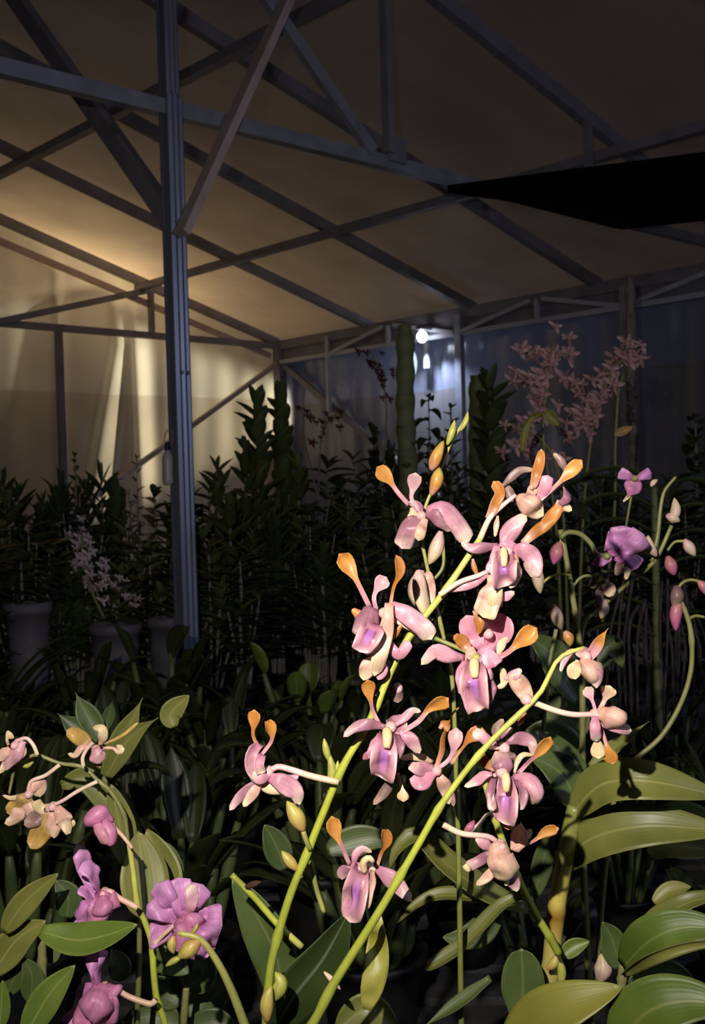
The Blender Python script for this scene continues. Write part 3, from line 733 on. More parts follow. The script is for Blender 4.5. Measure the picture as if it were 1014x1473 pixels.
# F4 facing blossom in the middle, two round pink petals of a second flower behind it
flower(s2, (702, 912), D2 + .012, [
    ('692,932 680,908 670,884', 40, 'rose', dict(prof='round', cup=.12)),
    ('696,932 714,908 724,882', 52, 'rose', dict(prof='round', cup=.12)),
    ('694,926,-.2 702,938,-.4 712,944,-.2', 46, 'rose', dict(prof='round')),
    ('682,878,-.6 690,894,-.9 688,910,-.6', 16, 'brown', {}),
    ('692,868,-.8 698,884,-1 700,892,-.8', 20, 'brown', dict(prof='round')),
], None)
flower(s2, (684, 946), D2 - .02, [
    ('676,936 664,922 652,914', 22, 'brown', {}),
    ('668,946 648,944,-.3 626,938,-.6 606,956,0', 26, 'pink', dict(cup=-.25)),
    ('700,954 728,940 746,924 773,905', 30, 'club', cl(dz=-.6, twist=10)),
    ('716,942 722,926 730,916', 14, 'cream', {}),
    ('694,962,-.8 704,948,-1.2 716,938,-.8', 30, 'rose', dict(prof='strap')),
    ('692,966,-.6 704,970,-1 712,968,-.6', 18, 'pink', dict(prof='round')),
    ('726,978 738,970 749,962', 13, 'rose', {}),
    ('722,984 724,966 718,962', 11, 'cream', {}),
    ('712,990 722,986 732,976', 9, 'cream', {}),
    ('682,950,-.5 681,985,-1.9 686,1026,-1', 48, 'lip', dict(prof='lip', cup=.34, ruffle=.08)),
    ('670,950,-.4 664,978,-1.2 666,1002,-1', 17, 'rose', dict(prof='strap', cup=.25, roll=35)),
    ('698,968,-.4 704,992,-1.2 698,1014,-1', 22, 'mauve', dict(prof='strap', cup=.25, roll=-30)),
    ('676,930 678,946 676,962', 20, 'peach', dict(prof='strap')),
], '625,918,.8 645,926,.6 668,936,.2 684,946', 7, 'stem_thin', col=('682,950,-1.2 682,962,-1.7 683,975,-1.9', 17))
# F3 facing blossom above it
flower(s2, (730, 794), D2 - .008, [
    ('724,792 732,768 746,750 758,741', 30, 'pink', dict(cup=-.2)),
    ('716,784 694,788 676,788 663,779', 18, 'mauve', {}),
    ('680,804 682,816 687,828', 9, 'brown', {}),
    ('738,790,-.3 756,794,-.9 767,806,-.9 764,826,-.2', 30, 'pink', dict(prof='strap')),
    ('752,782 772,764 788,752 806,728', 19, 'brown', dict(prof='strap', ruffle=.3, nr=3, dz=-.5)),
    ('736,778 728,790 714,800', 28, 'rose', dict(prof='strap')),
    ('716,784,-.4 708,806,-1.1 704,824,-.9', 17, 'rose', dict(prof='strap', cup=.2, roll=30)),
    ('728,794,-.4 724,818,-1.6 726,846,-.9', 44, 'lip', dict(prof='lip', cup=.32)),
    ('740,796,-.3 744,822,-1.1 735,848,-.8', 20, 'peach', dict(prof='strap', roll=-25)),
    ('718,862 728,858 740,851', 15, 'pink', {}),
    ('712,838,-.5 704,862,-1 694,890,-.6', 38, 'peach', dict(prof='strap', cup=-.25, ruffle=.12)),
    ('706,826,-.4 712,850,-.8 712,878,-.4', 24, 'cream', dict(prof='strap', ruffle=.1)),
    ('702,826 682,838 656,846 640,850', 16, 'pink', dict(dz=.6)),
], '632,856 660,838 688,828 706,820', 8, col=('724,790,-1 725,802,-1.5 725,815,-1.6', 13))
# F2 cluster at the top of the spike
flower(s2, (762, 728), D2, [
    ('702,746 713,724 719,708 709,692', 17, 'brown', dict(prof='strap', cup=.2)),
    ('722,700 738,684 750,676 768,676', 14, 'dull', {}),
    ('768,702 771,684 776,666 779,646', 17, 'brown', dict(prof='oval', cup=.2)),
    ('764,704 768,692 771,680', 12, 'brown', {}),
    ('744,714,-.3 764,728,-.9 784,744,-.5', 36, 'peach', dict(prof='oval', cup=-.3)),
    ('770,726 798,700 818,680 837,661', 22, 'club', cl(dz=-.6, twist=5)),
    ('776,716 784,700 788,684', 20, 'rose', dict(prof='strap')),
    ('758,712 768,704 776,702', 18, 'peach', dict(prof='round')),
    ('814,678 806,662 796,652', 13, 'dull', dict(dz=.5)),
    ('806,726 814,714 811,694', 20, 'mauve', dict(dz=.4, twist=60)),
    ('800,722 812,728 822,734', 18, 'peach', dict(dz=.4)),
    ('782,752 794,742 808,728', 20, 'brown', dict(prof='strap', ruffle=.2)),
    ('736,722 732,706 728,698', 16, 'dull', dict(dz=.4)),
    ('716,742 714,756 712,772', 9, 'peach', {}),
], None)
# buds and bracts on the lower spike
stem(s2, '466,1190 472,1160 477,1125', D2 + .01, 7, 5, 'stem_thin', n=14)
bud(s2, '474,1150 478,1112 473,1082', 15, D2 + .01, 'bud_green'); bud(s2, '474,1096 469,1078 466,1062', 11, D2 + .01, 'bud_green'); bud(s2, '480,1120 485,1104 486,1094', 8, D2 + .01, 'bud_green')
bud(s2, '436,1196 428,1178 413,1152', 24, D2 - .005, 'bud', stalk='446,1222 440,1208 436,1196', sw=8)
bud(s2, '428,1252 416,1238 405,1224', 16, D2, 'bud', stalk='434,1262 430,1256 428,1252', sw=6)
bud(s2, '428,1246 438,1240 442,1228', 9, D2, 'bud_green')
stem(s2, '447,1238 455,1278 466,1312', D2 + .03, 8, 7, 'stem_thin', n=14)
# leaf clump at the foot of this spike
def leaf(root, s, w, d, mat='leaf', prof='leaf', cup=.10, roll=0, dz=0, fold=.0, n=20, twist=0, ruffle=0, name='leaf'):
    SEED[0] += 1
    mb = MB(); ribbon(mb, PT(s, d, dz, n), w * d / F, prof, roll, cup, .0013, ruffle, 1.5, 9, twist, None, SEED[0], fold)
    return mb.build(name, M[mat], root)
leaf(s2, '396,1480,2 425,1432,0 465,1380,-1 502,1312,-2', 78, D2 + .04, 'leaf_d', cup=.18, roll=18)
leaf(s2, '404,1445 398,1380 366,1312 334,1262', 66, D2 + .09, 'leaf_m', cup=.14, roll=-14)
stem(s2, '333,1258 366,1291 400,1330 434,1362', D2 + .02, 9, 10, 'stem', 'stalk', n=20, nodes=(.4, .7))
stem(s2, '396,1338 414,1350 431,1360', D2 + .025, 7, 6, 'stem_thin', 'stalk', n=12)
bud(s2, '352,1276 364,1272 376,1268', 10, D2 + .015, 'dark', 'dried_flower')
leaf(s2, '486,1480 530,1452 574,1480', 46, D2 + .05, 'leaf', cup=.2)
bud(s2, '466,1398 480,1412 490,1424', 9, D2 - .004, 'pedicel', 'bract')

# ---- third, thin spike behind
D3 = .80
s3 = thing('orchid_plant', at(660, 1260, D3), 'thin stemmed antelope orchid with one mauve blossom under a bud tip, pods hanging below', 'orchid')
stem(s3, '664,1500 660,1240 656,1110 651,985 640,925 622,850 608,785 604,762 612,728 624,700 638,664 650,634 664,612 672,596', D3, 9, 4, 'stem_thin', n=70, nodes=(.45, .58, .66))
flower(s3, (606, 742), D3 - .015, [
    ('588,726 572,708 558,688 541,672', 25, 'club', cl(dz=-.6, twist=5)),
    ('604,736 592,718 594,702 598,680', 23, 'spoon', dict(prof='club', cup=.12)),
    ('606,742 600,728 588,722', 16, 'mauve', {}),
    ('614,736 636,732 656,752 674,780', 29, 'pink', dict(prof='strap', cup=-.25, dz=-.5)),
    ('612,738 630,744 650,764', 26, 'mauve', dict(dz=-.1)),
    ('606,744 590,758 577,790', 30, 'mauve', dict(prof='strap', dz=-.6)),
    ('592,730 594,742 588,752', 17, 'cream', dict(prof='round')),
    ('612,746,-.4 606,762,-1 602,776,-.8', 17, 'peach', dict(prof='strap')),
    ('598,772 584,776 574,784', 12, 'peach', {}),
], None)
bud(s3, '620,712,-.4 628,692,-.6 632,672,-.4', 19, D3 - .01, 'bud_brown', pk=.55); bud(s3, '620,676,-.4 628,656,-.6 638,634,-.4', 18, D3 - .012, 'bud_brown', pk=.35)
bud(s3, '643,640 650,622 654,604', 11, D3 - .006, 'bud_green'); bud(s3, '662,620 670,606 673,592', 8, D3 - .003, 'bud_green')
for (s_, w_, st) in (('634,764 628,788 617,812', 21, '622,836 636,818 638,796 634,766'), ('606,820 601,848 610,882', 30, '622,892 616,888 610,880')):
    o = bud(s3, s_, w_, D3 - .02, 'pod', 'spent_flower', stalk=st, sw=5, pk=.5)
petal(s3, '616,822 617,850 618,876', 22, D3 - .03, 'peach', 'oval', name='spent_petal', ruffle=.3)
petal(s3, '602,820 604,850 614,886', 24, D3 - .04, 'pod', 'oval', name='spent_petal', cup=-.3)

# ---- cane orchid at the right with the thick yellow cane and broad leaves
D4 = .80
s4 = thing('orchid_plant', at(780, 1560, D4), 'broad leaved orchid with a thick yellow ringed cane and a bare green flower stem', 'orchid')
stem(s4, '776,1560 784,1473 791,1410 797,1340 803,1290 812,1240 822,1186 828,1160', D4, 28, 24, 'cane', 'cane', nodes=(.22, .42, .62, .80), k=12, n=60, swell=.10)
stem(s4, '804,1372 792,1350 768,1310 738,1248 716,1190 704,1148 692,1110', D4 - .04, 12, 9, 'stem', nodes=(.1, .45, .74))
stem(s4, '712,1170 700,1172 690,1184 672,1200', D4 - .045, 5, 5, 'pedicel', 'dried_flower', n=12)
bud(s4, '668,1196 676,1190 682,1180', 12, D4 - .045, 'bud_pink', 'dried_flower')
bud(s4, '786,1394 796,1386 803,1372', 14, D4 - .02, 'bud', 'bract'); bud(s4, '806,1420 808,1398 804,1376', 13, D4 - .02, 'bud_green', 'bract')
leaf(s4, '822,1170,0 866,1128,-3 935,1124,-5 1040,1146,-4', 60, D4, 'leaf', cup=.12, roll=-22)
leaf(s4, '826,1160,0 868,1092,1 904,1060,2 934,1038,3', 26, D4, 'leaf', 'blade', cup=.2, roll=-30)
leaf(s4, '832,1162 812,1118 786,1098 764,1092', 58, D4 + .03, 'leaf_m', cup=.12, roll=25)
leaf(s4, '838,1150 828,1112 800,1074 770,1052', 40, D4 + .07, 'leaf_m', cup=.12, roll=25)
leaf(s4, '812,1244,0 850,1206,-2 930,1188,-4 1050,1196,-5', 66, D4 + .01, 'leaf', cup=.15, roll=-18)
leaf(s4, '808,1376 826,1362 848,1354', 24, D4 - .01, 'leaf_g', cup=.2)
leaf(s4, '726,1500,0 800,1454,-3 896,1420,-4', 74, D4 - .06, 'leaf_y', cup=.14, roll=-20)
leaf(s4, '745,1478 752,1425 750,1364', 62, D4 - .03, 'leaf_m', cup=.08, prof='round')
leaf(s4, '764,1284 724,1302 664,1362 610,1396', 24, D4 + .02, 'leaf', 'strap', cup=.3, roll=38)
leaf(s4, '706,1408 664,1440 606,1480', 20, D4 - .02, 'leaf_m', 'blade', cup=.25, roll=30)
leaf(s4, '760,1310 700,1284 640,1240 600,1202 572,1222 560,1252', 40, D4 + .06, 'leaf', 'leaf', cup=.2, roll=30)
leaf(s4, '730,1300 690,1292 636,1288 600,1302 572,1328', 24, D4 + .08, 'leaf', 'leaf', cup=.3, roll=40)
leaf(s4, '720,1300 690,1340 660,1350 636,1348', 40, D4 + .14, 'leaf_m', cup=.1)
leaf(s4, '790,1200 776,1260 764,1300', 30, D4 + .1, 'leaf_m', cup=.1)
# ---- broad leaved plant at the bottom right
D5 = .74
s5 = thing('orchid_plant', at(905, 1560, D5), 'leafy orchid without flowers, bright green arching leaves at the lower right corner', 'orchid')
stem(s5, '890,1580 893,1440 897,1372', D5 + .02, 18, 12, 'stem_olive', 'cane', nodes=(.4, .8))
leaf(s5, '896,1390,1 936,1352,-2 986,1334,-3 1060,1340,-4', 62, D5, 'leaf_g', cup=.14, roll=-16)
leaf(s5, '902,1376,1 944,1326,-1 990,1298,-2 1060,1284,-2', 34, D5 + .03, 'leaf', cup=.2, roll=-34)
leaf(s5, '896,1402,1 940,1376,-2 1000,1358,-3 1060,1356,-4', 20, D5 - .02, 'leaf', cup=.3, roll=35)
leaf(s5, '884,1510,0 930,1456,-2 990,1440,-3 1060,1452,-4', 82, D5 - .03, 'leaf_g', cup=.14, roll=-14)
leaf(s5, '940,1298 966,1280 994,1276', 24, D5 + .07, 'leaf', cup=.2, roll=-20)
leaf(s5, '932,1232 966,1216 1040,1226', 42, D5 + .10, 'leaf', cup=.2, roll=-16)
leaf(s5, '930,1196 980,1176 1050,1192', 46, D5 + .11, 'leaf_g', cup=.2, roll=-16)
leaf(s5, '906,1420 950,1400 1000,1410', 44, D5 + .08, 'leaf_m', cup=.2)
leaf(s5, '892,1392 880,1350 866,1326', 40, D5 + .08, 'leaf_m', cup=.2)
bud(s5, '862,1412 868,1390 864,1372', 26, D5 + .09, 'pod', 'bract')
# arching stem at the right edge
D6 = .98
s6 = thing('orchid_plant', at(930, 1300, D6), 'orchid whose long bare olive stem arches up along the right edge of the picture', 'orchid')
stem(s6, '850,1500 872,1240 890,1122 915,1092 952,1058 980,1010 994,962 994,912 986,880 974,856', D6, 8, 7, 'stem_olive', n=60, nodes=(.4, .9))
stem(s6, '974,858 978,842 992,834 1012,838', D6, 5, 4, 'stem_olive', 'stalk', n=12)
stem(s6, '988,892 1000,886 1014,888', D6, 5, 4, 'stem_olive', 'stalk', n=10)
bud(s6, '978,860 972,882 972,908', 18, D6, 'bud_pink'); bud(s6, '972,842 974,856 970,876', 20, D6, 'dull'); bud(s6, '1004,836 1012,844 1016,856', 14, D6, 'bud_pink')
# ---- mauve flowered orchid, upper right
D7 = 1.05
s7 = thing('orchid_plant', at(838, 1150, D7), 'orchid with dim pale violet blossoms on two olive stems beyond the antelope spikes', 'orchid')
stem(s7, '850,1480 838,1200 838,1020 834,932 824,860 814,800 806,762', D7, 11, 8, 'stem_olive', n=50, nodes=(.5, .75))
stem(s7, '838,1010 838,905 865,874 896,845 930,818 946,800 966,756', D7 + .02, 7, 6, 'stem_olive', n=50, nodes=(.55, .75))
stem(s7, '938,808 946,770 950,732 956,706 972,686', D7 + .02, 8, 4, 'stem_olive', n=24)
stem(s7, '781,1050 790,960 800,905', D7 - .01, 6, 6, 'stem_olive', 'stalk', n=14)
flower(s7, (872, 800), D7 - .02, [
    ('880,800 882,782 868,778', 38, 'violet', dict(prof='fan', ruffle=.12)),
    ('884,800 894,780 896,756', 44, 'violet', dict(prof='fan', ruffle=.12)),
    ('886,800 908,784 926,768', 46, 'violet', dict(prof='fan', ruffle=.12, dz=-.6)),
    ('884,802 906,806 918,818', 36, 'violet', dict(prof='fan', ruffle=.12)),
    ('880,802 864,806 856,802', 26, 'violet', dict(prof='fan', ruffle=.1)),
    ('896,804 902,820 900,834', 12, 'cream', {}),
    ('890,806 890,818 886,828', 14, 'dull', {}),
], '806,774 816,766 834,768 850,782 858,796 872,800', 8, 'stem_olive')
flower(s7, (912, 688), D7 + .06, [
    ('912,690 902,684 890,680', 22, 'violet', dict(prof='fan')),
    ('914,690 926,684 938,680', 22, 'violet', dict(prof='fan')),
    ('912,686 910,700 902,716', 28, 'magenta', dict(prof='blade')),
    ('910,706 904,714 896,722', 6, 'cream', {}),
], '900,760,2 904,736,1 912,690', 4, 'stem_olive')
bud(s7, '806,780 801,794 796,812', 20, D7, 'bud_pink', stalk='810,772 808,774 806,780')
bud(s7, '770,810 774,834 777,854', 18, D7 - .03, 'pod', stalk='822,828 804,826 788,832 778,842', sw=4)
flower(s7, (866, 836), D7, [
    ('866,838 868,828 866,820', 16, 'dull', dict(prof='round')), ('864,840 874,846 882,856', 22, 'peach', dict(prof='round')),
    ('862,838 854,840 850,846', 14, 'dull', dict(prof='round')), ('864,842 862,854 862,872', 14, 'dull', {}),
], '820,848 834,832 846,828 858,832', 5, 'stem_olive')
bud(s7, '870,862 868,878 864,890', 16, D7, 'pod'); bud(s7, '796,870 802,890 808,906', 18, D7, 'pod'); bud(s7, '812,908 818,918 820,930', 16, D7 - .2, 'bud_brown')
bud(s7, '966,752 972,734 970,716', 15, D7, 'pod'); bud(s7, '958,742 966,744 978,750', 15, D7, 'pod'); bud(s7, '944,800 934,784 932,770', 15, D7, 'pod')
bud(s7, '984,776 992,788 1000,800', 16, D7, 'pod', stalk='960,792 970,780 984,778'); bud(s7, '960,800 966,816 970,828', 18, D7, 'bud_pink'); bud(s7, '936,700 940,694 946,690', 8, D7, 'pod')
leaf(s7, '834,1010 812,970 790,938 760,914', 56, D7 + .1, 'leaf_m', cup=.15, roll=20)
leaf(s7, '838,990 850,950 880,930 896,960', 44, D7 + .14, 'leaf_m', cup=.15)
leaf(s7, '836,1060 806,1010 796,980', 60, D7 + .12, 'leaf_b', cup=.15)
leaf(s7, '836,1100 790,1060 756,1050', 60, D7 + .1, 'leaf_b', cup=.15)

# ---- purple dendrobium, lower left
D8 = .85
s8 = thing('orchid_plant', at(215, 1560, D8), 'orchid with large flat purple blossoms and pink lips at the lower left', 'orchid')
stem(s8, '240,1570 238,1480 226,1440 221,1400 218,1356 206,1320 198,1304 191,1250 186,1214', D8, 11, 8, 'stem', n=44, nodes=(.35, .55, .78))
def disc_petal(fl, c0, c1, w, d, dz0=0, dz1=0, roll=0, ruffle=.12):
    petal(fl, f'{c0[0]},{c0[1]},{dz0} {(c0[0]+c1[0])/2},{(c0[1]+c1[1])/2},{(dz0+dz1)/2-.25} {c1[0]},{c1[1]},{dz1}', w, d, 'violet', 'fan', 0, roll, -.12, 'petal', 14, ruffle, 0, .0008, 3)
f = flower(s8, (262, 1326), D8 - .02, [], '222,1358 238,1342 256,1326', 7, 'pedicel_pink')
for c1, w, dz in (((256, 1262), 46, .3), ((226, 1270), 42, 0), ((212, 1302), 40, .3), ((214, 1348), 44, .6), ((320, 1332), 74, -.2), ((292, 1272), 42, .2), ((296, 1382), 50, .6)):
    disc_petal(f, (263, 1326), c1, w, D8 - .02, 0, dz)
petal(f, '264,1322,-.4 276,1294,-.9 274,1272,-.3', 20, D8 - .02, 'pink', 'strap', name='sepal')
petal(f, '258,1322,-.5 266,1340,-1.4 256,1364,-1.2', 44, D8 - .02, 'magenta', 'lip', name='lip', cup=-.3)
petal(f, '262,1318,-.6 280,1330,-1.2 284,1346,-.8', 36, D8 - .02, 'magenta', 'round', name='lip', cup=-.3)
# seen edge-on
f = flower(s8, (150, 1284), D8 - .02, [], '198,1306 172,1292 158,1282 150,1284', 9, 'pedicel_pink')
for s_, w, ro in (('142,1296,0 128,1262,.3 113,1222,.6', 34, 20), ('144,1292,-.5 136,1266,-1 122,1240,-1.4', 36, 40), ('142,1292,-.2 134,1300,-.4 122,1272,-.2', 30, 50),
                  ('144,1290,0 130,1312,.4 106,1346,.8', 32, 25), ('140,1288,.4 126,1304,1 118,1330,1.6', 36, 20)):
    petal(f, s_, w, D8 - .02, 'violet', 'fan', 0, ro, -.1, 'petal', ruffle=.16, nr=3)
petal(f, '152,1282,-.3 142,1308,-.9 126,1348,-.2', 36, D8 - .02, 'magenta', 'blade', name='lip', cup=-.35)
petal(f, '144,1292,-.2 158,1296,-.8 174,1304,0', 36, D8 - .02, 'magenta', 'blade', name='lip', cup=-.35)
petal(f, '150,1288,-.6 148,1308,-1.2 146,1330,-.6', 34, D8 - .02, 'magenta', 'oval', name='lip', cup=-.3)
f = flower(s8, (150, 1420), D8 - .02, [], '224,1438 216,1444 186,1434 168,1424 150,1424', 9, 'pedicel_pink')
for s_, w, ro in (('142,1424,0 136,1394,-.3 134,1356,0', 34, 15), ('142,1422,-.4 142,1396,-.8 148,1364,-.8', 24, 35), ('140,1424,.4 124,1440,.6 102,1482,1', 44, 20), ('138,1418,.4 122,1428,1 114,1448,1.4', 40, 20)):
    petal(f, s_, w, D8 - .02, 'violet', 'fan', 0, ro, -.1, 'petal', ruffle=.16, nr=3)
petal(f, '150,1416,-.4 140,1444,-1.2 120,1488,-.6', 56, D8 - .02, 'magenta', 'strap', name='lip', cup=-.3)
petal(f, '148,1420,-.2 160,1434,-1 172,1452,0', 46, D8 - .02, 'magenta', 'blade', name='lip', cup=-.35)
petal(f, '150,1424,-.6 154,1446,-1.1 150,1478,-.5', 38, D8 - .02, 'magenta', 'strap', name='lip', cup=-.3)
f = flower(s8, (160, 1190), D8 - .01, [], '190,1220 176,1202 160,1186', 6, 'pedicel_pink')
petal(f, '162,1182,0 144,1172,-.6 126,1186,0', 32, D8 - .01, 'magenta', 'round', name='sepal', cup=-.3)
petal(f, '150,1178,-.3 156,1196,-1 158,1214,-.4', 24, D8 - .01, 'magenta', 'strap', name='lip', cup=-.4)
petal(f, '136,1180,-.4 148,1198,-1 156,1212,-.4', 22, D8 - .01, 'rose', 'strap', name='sepal', cup=-.3)
leaf(s8, '208,1320,0 206,1258,1 198,1196,2', 72, D8 + .05, 'leaf', cup=.12, roll=14)
leaf(s8, '216,1330,1 234,1262,2 212,1192,3', 64, D8 + .09, 'leaf', cup=.1, roll=-16)
leaf(s8, '180,1240 172,1190 160,1128', 46, D8 + .1, 'leaf', cup=.1)
leaf(s8, '240,1300 238,1240 222,1206', 50, D8 + .12, 'leaf_m', cup=.1)
leaf(s8, '230,1400 236,1380 272,1400', 40, D8 + .08, 'leaf_m', cup=.1)
# ---- arching green stalk with yellow buds
D9 = .76
s9 = thing('orchid_plant', at(370, 1540, D9), 'orchid with one smooth green stalk bending over to yellow buds beside the purple blossom', 'orchid')
stem(s9, '380,1560 352,1475 330,1418 308,1376 286,1350 256,1342', D9, 17, 8, 'stem_thin', n=44)
bud(s9, '288,1352 274,1364 256,1378', 24, D9, 'bud', pk=.5); bud(s9, '250,1346 247,1360 250,1372', 14, D9, 'bud'); bud(s9, '262,1376 250,1382 238,1390', 10, D9, 'bud_green'); bud(s9, '276,1344 281,1336 285,1328', 7, D9, 'bud_green')
# ---- cream and yellow spray, far left
DA = .92
sa = thing('orchid_plant', at(190, 1400, DA), 'orchid with a drooping spray of faded cream and yellow blossoms at the left edge', 'orchid')
stem(sa, '196,1500 200,1330 184,1210 178,1172 160,1140 140,1122 118,1103 86,1098 54,1086 38,1091 20,1104', DA, 9, 5, 'stem_olive', n=60, nodes=(.5, .62, .72, .82))
flower(sa, (138, 1078), DA - .02, [
    ('130,1076 116,1062 96,1050', 25, 'yellow', dict(prof='oval')),
    ('144,1072 148,1058,-.3 146,1048,-.6 134,1046,-.4', 16, 'cream', {}),
    ('130,1074 118,1076 108,1086 98,1084', 11, 'peach', {}),
    ('148,1076 162,1076 170,1080 175,1072', 16, 'peach', dict(prof='club')),
    ('136,1076,-.5 140,1086,-1 148,1090,-.5', 28, 'spoon', dict(prof='round', ruffle=.2)),
    ('134,1080 140,1094 144,1104', 16, 'dull', {}),
    ('150,1070 176,1058 199,1039', 5, 'yellow', dict(prof='strap')),
], '120,1103 119,1090 126,1076 134,1068', 6)
flower(sa, (22, 1072), DA - .02, [
    ('12,1072 10,1062 18,1054', 16, 'cream', dict(prof='club')), ('34,1066 24,1084 4,1108', 22, 'spoon', {}),
    ('14,1076 6,1084 0,1094', 18, 'peach', {}), ('30,1070 32,1082 28,1092', 14, 'peach', {}), ('20,1086 8,1100 0,1112', 14, 'peach', {}),
], '54,1086 48,1072 38,1062 22,1066', 6)
flower(sa, (42, 1142), DA - .02, [
    ('44,1144 28,1156 8,1172', 28, 'yellow', dict(prof='oval')), ('46,1138 54,1128 58,1148', 26, 'peach', dict(prof='round')),
    ('42,1150 44,1162 42,1176', 22, 'peach', {}), ('36,1156 20,1178 8,1184', 24, 'peach', {}), ('40,1160 48,1176 60,1186', 22, 'dull', {}),
    ('38,1142 18,1148 4,1144', 8, 'cream', {}),
], '86,1100 66,1115 45,1124 40,1140', 6)
flower(sa, (76, 1160), DA - .025, [
    ('82,1160,-.3 92,1180,-.8 100,1196,-.2', 28, 'peach', dict(ruffle=.15)), ('96,1180 104,1184 98,1192', 10, 'cream', {}),
    ('72,1168 62,1192 42,1222', 34, 'yellow', dict(prof='oval')), ('72,1160 60,1164 50,1152', 17, 'cream', dict(prof='strap')),
    ('74,1168 78,1186 78,1204', 24, 'peach', {}), ('68,1166 50,1178 36,1186', 28, 'dull', {}),
], '140,1124 112,1138 90,1152 76,1158', 6)
stem(sa, '20,1104 17,1122 13,1142', DA, 5, 4, 'stem_olive', 'stalk', n=10)
bud(sa, '48,1096 38,1102 28,1098', 7, DA, 'bud_green')
leaf(sa, '88,1130 122,1120 150,1148 178,1200', 36, DA + .08, 'leaf', cup=.15)
leaf(sa, '150,1110 178,1060 205,1004', 34, DA + .25, 'leaf', 'blade', cup=.15)
leaf(sa, '150,1120 186,1062 228,1032', 32, DA + .22, 'leaf', 'blade', cup=.15)
leaf(sa, '146,1064 126,1030 108,996', 34, DA + .3, 'leaf_m', 'blade', cup=.15)
leaf(sa, '138,1070 108,1046 82,1026', 30, DA + .32, 'leaf_m', 'blade', cup=.15)
leaf(sa, '150,1050 158,1024 162,1008', 18, DA + .32, 'leaf_m', 'blade', cup=.15)
leaf(sa, '250,1046 246,1026 272,1000', 32, DA + .2, 'leaf', cup=.15)
# ---- leafy plants, lower left
DB = .82
sb_ = thing('orchid_plant', at(60, 1560, DB), 'leafy orchid without flowers, pointed green leaves in the lower left corner', 'orchid')
stem(sb_, '70,1590 62,1470 60,1330', DB + .06, 16, 12, 'stem_olive', 'cane', nodes=(.5, .8))
leaf(sb_, '58,1340 108,1352 150,1346 198,1330', 48, DB, 'leaf_g', cup=.12, roll=-18, dz=-2)
leaf(sb_, '6,1340 36,1298 84,1256', 36, DB + .03, 'leaf', 'leaf', cup=.15)
leaf(sb_, '-10,1400 24,1352 66,1324', 46, DB + .04, 'leaf', cup=.15)
leaf(sb_, '36,1490 70,1432 108,1388', 44, DB - .03, 'leaf_g', cup=.12)
leaf(sb_, '44,1440 46,1404 34,1378', 34, DB + .05, 'leaf_m', cup=.1)
leaf(sb_, '0,1480 2,1440 4,1410', 26, DB + .02, 'leaf_g', cup=.1)
leaf(sb_, '96,1320 98,1290 80,1266', 38, DB + .09, 'leaf_m', cup=.1)
leaf(sb_, '10,1430 24,1400 34,1390', 30, DB + .06, 'leaf_m', cup=.1)
leaf(sb_, '64,1380 80,1368 84,1360', 24, DB + .1, 'leaf_b', cup=.1)
DC = .98
sc_ = thing('orchid_plant', at(290, 1560, DC), 'shaded leafy orchid low between the purple blossoms and the dark sword shaped leaf', 'orchid')
stem(sc_, '260,1580 262,1500 268,1420', DC, 14, 10, 'stem_olive', 'cane')
for s_, w, mt in (('270,1420 292,1400 282,1372', 44, 'leaf_m'), ('262,1440 236,1424 222,1404', 46, 'leaf_m'), ('264,1450 300,1440 336,1400', 44, 'leaf_m'), ('258,1480 220,1462 176,1470', 50, 'leaf_m'),
                  ('270,1480 310,1470 340,1480', 40, 'leaf_m'), ('166,1410 172,1390 160,1366', 34, 'leaf_m'), ('410,1250 396,1214 380,1186', 40, 'leaf_m'), ('470,1222 530,1206 560,1216', 44, 'leaf_b'), ('120,1212 114,1222 108,1236', 16, 'pod')):
    leaf(sc_, s_, w, DC + rnd.uniform(0, .08), mt, cup=.12)

# ================================================================== pots for the traced plants, all on the front bench
def pot_mesh(mb, c, r, h, k=16):
    prof = [(.72, 0), (.80, .3), (.9, .7), (.97, .9), (1.06, .9), (1.06, 1), (.95, 1), (.92, .86), (0.02, .84)]
    vs = []
    for a, b_ in prof:
        for j in range(k): vs.append(c + Vector((math.cos(6.28319 * j / k) * r * a, math.sin(6.28319 * j / k) * r * a, h * b_)))
    fs = [(i * k + j, i * k + (j + 1) % k, (i + 1) * k + (j + 1) % k, (i + 1) * k + j) for i in range(len(prof) - 1) for j in range(k)]
    fs.append(tuple(range(k))[::-1]); fs.append(tuple((len(prof) - 1) * k + j for j in range(k)))
    return mb.add(vs, fs)
def reparent_base(root, newloc):
    """move the root Empty to the foot of its pot without moving its parts"""
    newloc = Vector(newloc); d_ = newloc - WL[root.name]
    root.location = newloc; WL[root.name] = newloc
    for c in root.children: c.location = c.location - d_
